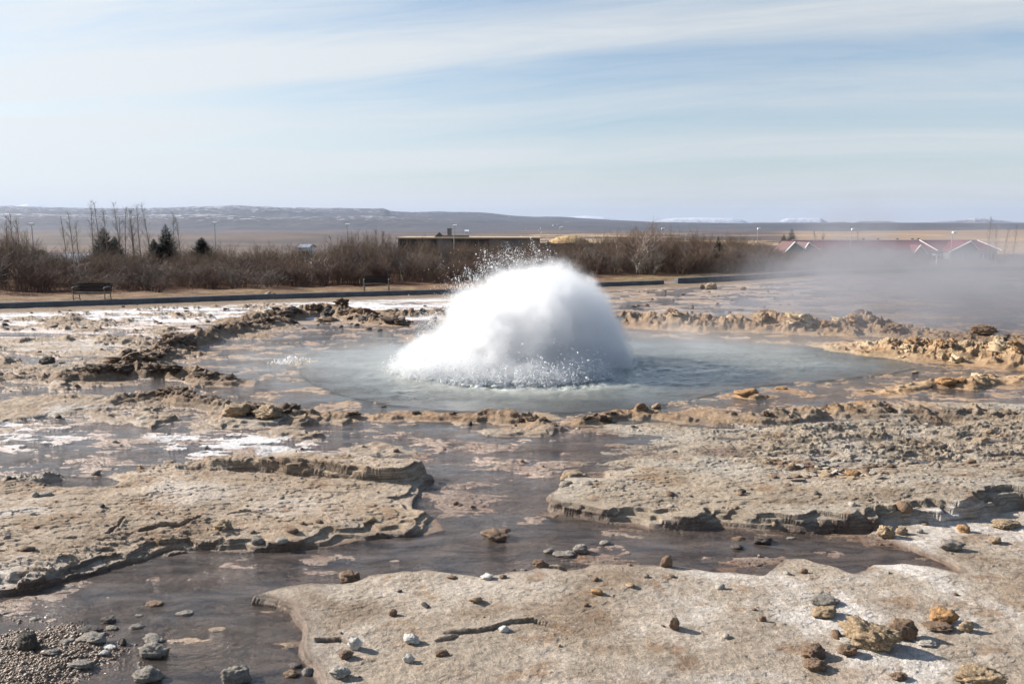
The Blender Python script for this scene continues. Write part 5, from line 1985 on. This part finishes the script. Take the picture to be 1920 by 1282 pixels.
def gable(pl, pp, pr, yl, yp, yr, out_, wallm, roofm=None):
    """front gable: left foot, peak and right foot in x, with its face out_ metres before the wall"""
    yf = -3.8 - out_
    zl, zp_, zr_ = (px_z(v, Y + 4 + yf) - g for v in (yl, yp, yr))
    fx = lambda p: (p - 960) / F * (Y + 4 + yf) - cx
    a, c_, b = fx(pl), fx(pp), fx(pr)
    gb = MB()
    gb.poly([(a, yf, 0), (b, yf, 0), (b, yf, zr_), (c_, yf, zp_), (a, yf, zl)])
    gb.poly([(a, yf, 0), (a, yf, zl), (a, -3.0, zl), (a, -3.0, 0)]); gb.poly([(b, yf, 0), (b, -3.0, 0), (b, -3.0, zr_), (b, yf, zr_)])
    gw = gb.build('gable', wallm, rb_)
    m = MB(); yb = -.6; y0 = yf - .35
    for q, zq, e in ((a, zl, -.35), (b, zr_, .35)):
        k = (zp_ - zq) / (abs(c_ - q) + 1e-6)
        m.poly([(q + e, y0, zq - k * .35 + .08), (c_, y0, zp_ + .08), (c_, yb, zp_ + .08), (q + e, yb, zq - k * .35 + .08)])
    m.build('gable_roof', roofm or red, gw)
    m = MB()
    for q, zq, e in ((a, zl, -.35), (b, zr_, .35)):
        k = (zp_ - zq) / (abs(c_ - q) + 1e-6)
        p0 = Vector((q + e, y0 - .04, zq - k * .35)); p1 = Vector((c_, y0 - .04, zp_ + .03))
        m.bar([p0, p1], .125, 4)
    m.build('bargeboard', trimw, gw)
    wz = (zl * .5)
    m = MB(); m.box(((a + b) / 2, yf - .04, wz), (min(1.6, (b - a) * .4), .08, 1.1)); wn = m.build('window', glass, gw)
    m = MB(); m.box(((a + b) / 2, yf - .1, wz), (.07, .06, 1.1)); m.box(((a + b) / 2, yf - .1, wz - .6), (min(1.7, (b - a) * .45), .1, .08)); m.build('frame', trimw, wn)


shade_ = simple('old_roof', (.10, .05, .045), .8, 0, .2, .6)  # weathered dark roofing of the two left gables
gable(1463, 1485, 1503, 478, 454, 465.5, 3.4, wallg, shade_)
gable(1504, 1511, 1530, 466.5, 455, 467, 2.4, wallg, shade_)
gable(1711, 1719, 1730, 470, 460, 472, 1.6, wallg)
gable(1776, 1812, 1826, 471, 452.5, 466, 3.0, wallg)
for px in (1545, 1570, 1595, 1640, 1665, 1690, 1745, 1760, 1840, 1855):
    m = MB(); m.box((X_(px), -3.84, ze * .5), (1.3, .08, 1.1)); w_ = m.build('window', glass, rb_)
    m = MB(); m.box((X_(px), -3.9, ze * .5 - .6), (1.4, .1, .08)); m.box((X_(px), -3.9, ze * .5), (.06, .06, 1.1)); m.build('frame', trimw, w_)
m = MB(); m.box((X_(1615), -3.84, 1.0), (1.0, .08, 2.0)); d_ = m.build('door', trimw, rb_)
m = MB(); m.box((X_(1615) + .35, -3.92, 1.0), (.06, .06, .2)); m.build('handle', black, d_)

# small signs and tables in front of it
Y = 70
p = at(1460, 486, Y); gz_ = ground_z(p.x, Y)
sg = empty('sign', (p.x, Y, gz_)); tag(sg, 'small blank white sign on a post left of the white gable', 'sign')
m = MB(); m.bar([(0, 0, 0), (0, 0, p.z - gz_)], .03, 6); m.build('post', galv, sg)
m = MB(); m.box((0, -.04, p.z - gz_), (.16, .03, .42)); m.build('panel', trimw, sg)
for px, py, lab in ((1617, 477.5, 'white picnic table under the left half of the red roof'), (1757, 477.5, 'white picnic table under the right half of the red roof')):
    Y = 112
    p = at(px, py, Y); gz_ = p.z - .95
    gz_ = ground_z(p.x, Y)
    tb_ = empty('picnic_table', (p.x, Y, gz_)); tag(tb_, lab, 'table', 'picnic tables by the red roofed building')
    hh = p.z - gz_
    m = MB(); m.box((0, 0, hh), (.85, .8, .07)); m.build('table_top', trimw, tb_)
    m = MB(); m.box((0, 0, hh - .1), (.2, .2, .14)); m.bar([(0, 0, 0), (0, 0, hh)], .06, 6); m.build('pedestal', trimw, tb_)

# ------------------------------------------------------------------ hills
def hill_mat(name, low, high, snow, snow_amt):
    m = bpy.data.materials.new(name)
    m.use_nodes = True
    t = NT(m.node_tree)
    pos = t.n('ShaderNodeNewGeometry').outputs['Position']
    e = t.n('ShaderNodeAttribute', attribute_name='elev').outputs['Fac']
    n = t.noise(t.vm('MULTIPLY', pos, (1, 1, 8.0)), .0035, 7.0, .62)
    n2 = t.noise(t.vm('MULTIPLY', pos, (1, 1, 10.0)), .02, 5.0, .65)
    c = t.mix(t.mr(n, .35, .65), low, high)
    c = t.vm('SCALE', c, scale=t.mr(n2, .3, .7, .7, 1.3))
    s_ = t.m('MULTIPLY', t.mr(t.m('ADD', t.m('MULTIPLY', e, .35), n2), .75 - snow_amt, .86 - snow_amt), 1.0)
    c = t.mix(s_, c, snow)
    b = t.n('ShaderNodeBsdfPrincipled', ins={'Base Color': c, 'Roughness': .95})
    o = t.n('ShaderNodeOutputMaterial')
    t.put(o.inputs[0], b.outputs[0])
    return m


def hill(name, prof, Y, depth, base_z, seed, mat, rough=.12, px_lo=-700, px_hi=2600, plateau=0.0, fade=60):
    """terrain ridge whose crest follows the measured skyline at distance Y"""
    px = np.linspace(px_lo, px_hi, 900)
    P = np.array(prof, float)
    py = np.interp(px, P[:, 0], P[:, 1])
    crest = H + (HY - py) * Y / F
    crest = np.maximum(crest, base_z)
    v = np.linspace(0, 1, 46)
    x = (px - 960) / F * Y
    Xg, Vg = np.meshgrid(x, v)
    # v 0..0.75 climbs to the crest, then falls away
    up = np.where(Vg < .72, ss_(0, 1, Vg / .72) ** 1.0, 1 - ss_(0, 1, (Vg - .72) / .28) * .6)
    Yg = Y + (Vg - .72) * depth
    amp = (crest[None, :] - base_z)
    nz = fbm(Xg / depth * 5, Yg / depth * 5, 6, seed, .55)
    nz2 = billow(Xg / depth * 9, Yg / depth * 9, 4, seed + 3, .55)
    z = base_z + amp * np.clip(up + (nz * .35 + nz2 * .12) * rough * 4 * np.sin(np.clip(up, 0, 1) * math.pi), 0, 1.02) + amp * rough * .25 * fbm(Xg / depth * 22, Yg / depth * 14, 4, seed + 7)
    Xg2 = Xg * (Yg / Y)
    V = np.stack([Xg2, Yg, z], -1).reshape(-1, 3)
    nr, nc = Xg.shape
    idx = np.arange(nr * nc).reshape(nr, nc)
    Fc = np.stack([idx[:-1, :-1], idx[:-1, 1:], idx[1:, 1:], idx[1:, :-1]], -1).reshape(-1, 4)
    me = mesh_np(name, V, Fc)
    attr(me, 'elev', (np.clip((z - base_z) / (np.abs(crest).max() - base_z), 0, 1)).ravel())
    o = link(name, me, mat)
    tag(o, None, None, kind='structure')
    return o


HM1 = hill_mat('heath_hill', (.030, .032, .040), (.060, .052, .048), (.45, .45, .47), -.04)
HM2 = hill_mat('snowy_mesa', (.12, .11, .11), (.19, .17, .16), (.52, .55, .61), .135)
HM3 = hill_mat('far_hill', (.09, .08, .085), (.15, .13, .12), (.6, .6, .62), -.02)
hill('hills', [(-700, 392), (-200, 384), (0, 387), (60, 388), (100, 390), (150, 391), (250, 392), (340, 390), (400, 388), (450, 386.5), (490, 388), (530, 390), (600, 391), (660, 391), (700, 392), (722, 392), (735, 396.5), (770, 398.5), (830, 397.5), (900, 399), (925, 401), (960, 405), (1000, 407), (1050, 407), (1150, 413), (1200, 415), (1260, 420), (1350, 424), (2600, 425)], 6500, 3000, -22, 11, HM1)
hill('hills', [(-700, 404), (0, 400), (200, 404), (400, 402), (520, 408), (700, 405), (820, 411), (1000, 414), (1250, 417), (1400, 419), (1600, 418), (1900, 419), (2600, 419)], 4300, 1500, -22, 19, HM1)
hill('far_peak', [(-700, 420), (20, 400), (50, 386), (65, 383.5), (85, 386), (105, 391), (160, 410), (2600, 425)], 12000, 2500, -22, 29, HM2, px_hi=300)
hill('mesa', [(900, 425), (1030, 415), (1060, 407.5), (1095, 405), (1130, 407), (1160, 413), (1225, 416), (1245, 411), (1262, 409), (1300, 408.5), (1370, 409.5), (1388, 413), (1398, 417), (1430, 417.5), (1450, 417), (1462, 412), (1470, 409.5), (1500, 409), (1532, 409.5), (1540, 414), (1547, 417), (1700, 419), (2600, 425)], 11000, 2600, -22, 37, HM2, rough=.08, px_lo=880)
hill('far_hills', [(1380, 424), (1410, 417), (1440, 417), (1540, 417), (1575, 416), (1592, 418), (1605, 415), (1650, 414.5), (1680, 417.5), (1740, 417), (1780, 414), (1800, 412), (1818, 409), (1840, 411), (1870, 414), (1890, 416.5), (1920, 417), (2100, 415), (2600, 417)], 9000, 2000, -22, 43, HM3, px_lo=1380)
#@@PART6

# ------------------------------------------------------------------ air
hz_ = MB()
hz_.box((0, 7000, 130), (30000, 17500, 320))
hm = bpy.data.materials.new('haze')
hm.use_nodes = True
t = NT(hm.node_tree)
pv = t.n('ShaderNodeVolumePrincipled', ins={'Color': (.42, .53, .76, 1), 'Density': .00005, 'Anisotropy': .1})
t.put(t.n('ShaderNodeOutputMaterial').inputs['Volume'], pv.outputs[0])
ho = hz_.build('haze', hm)
tag(ho, 'thin blue haze over the plain fading the far hills', 'haze', kind='stuff')
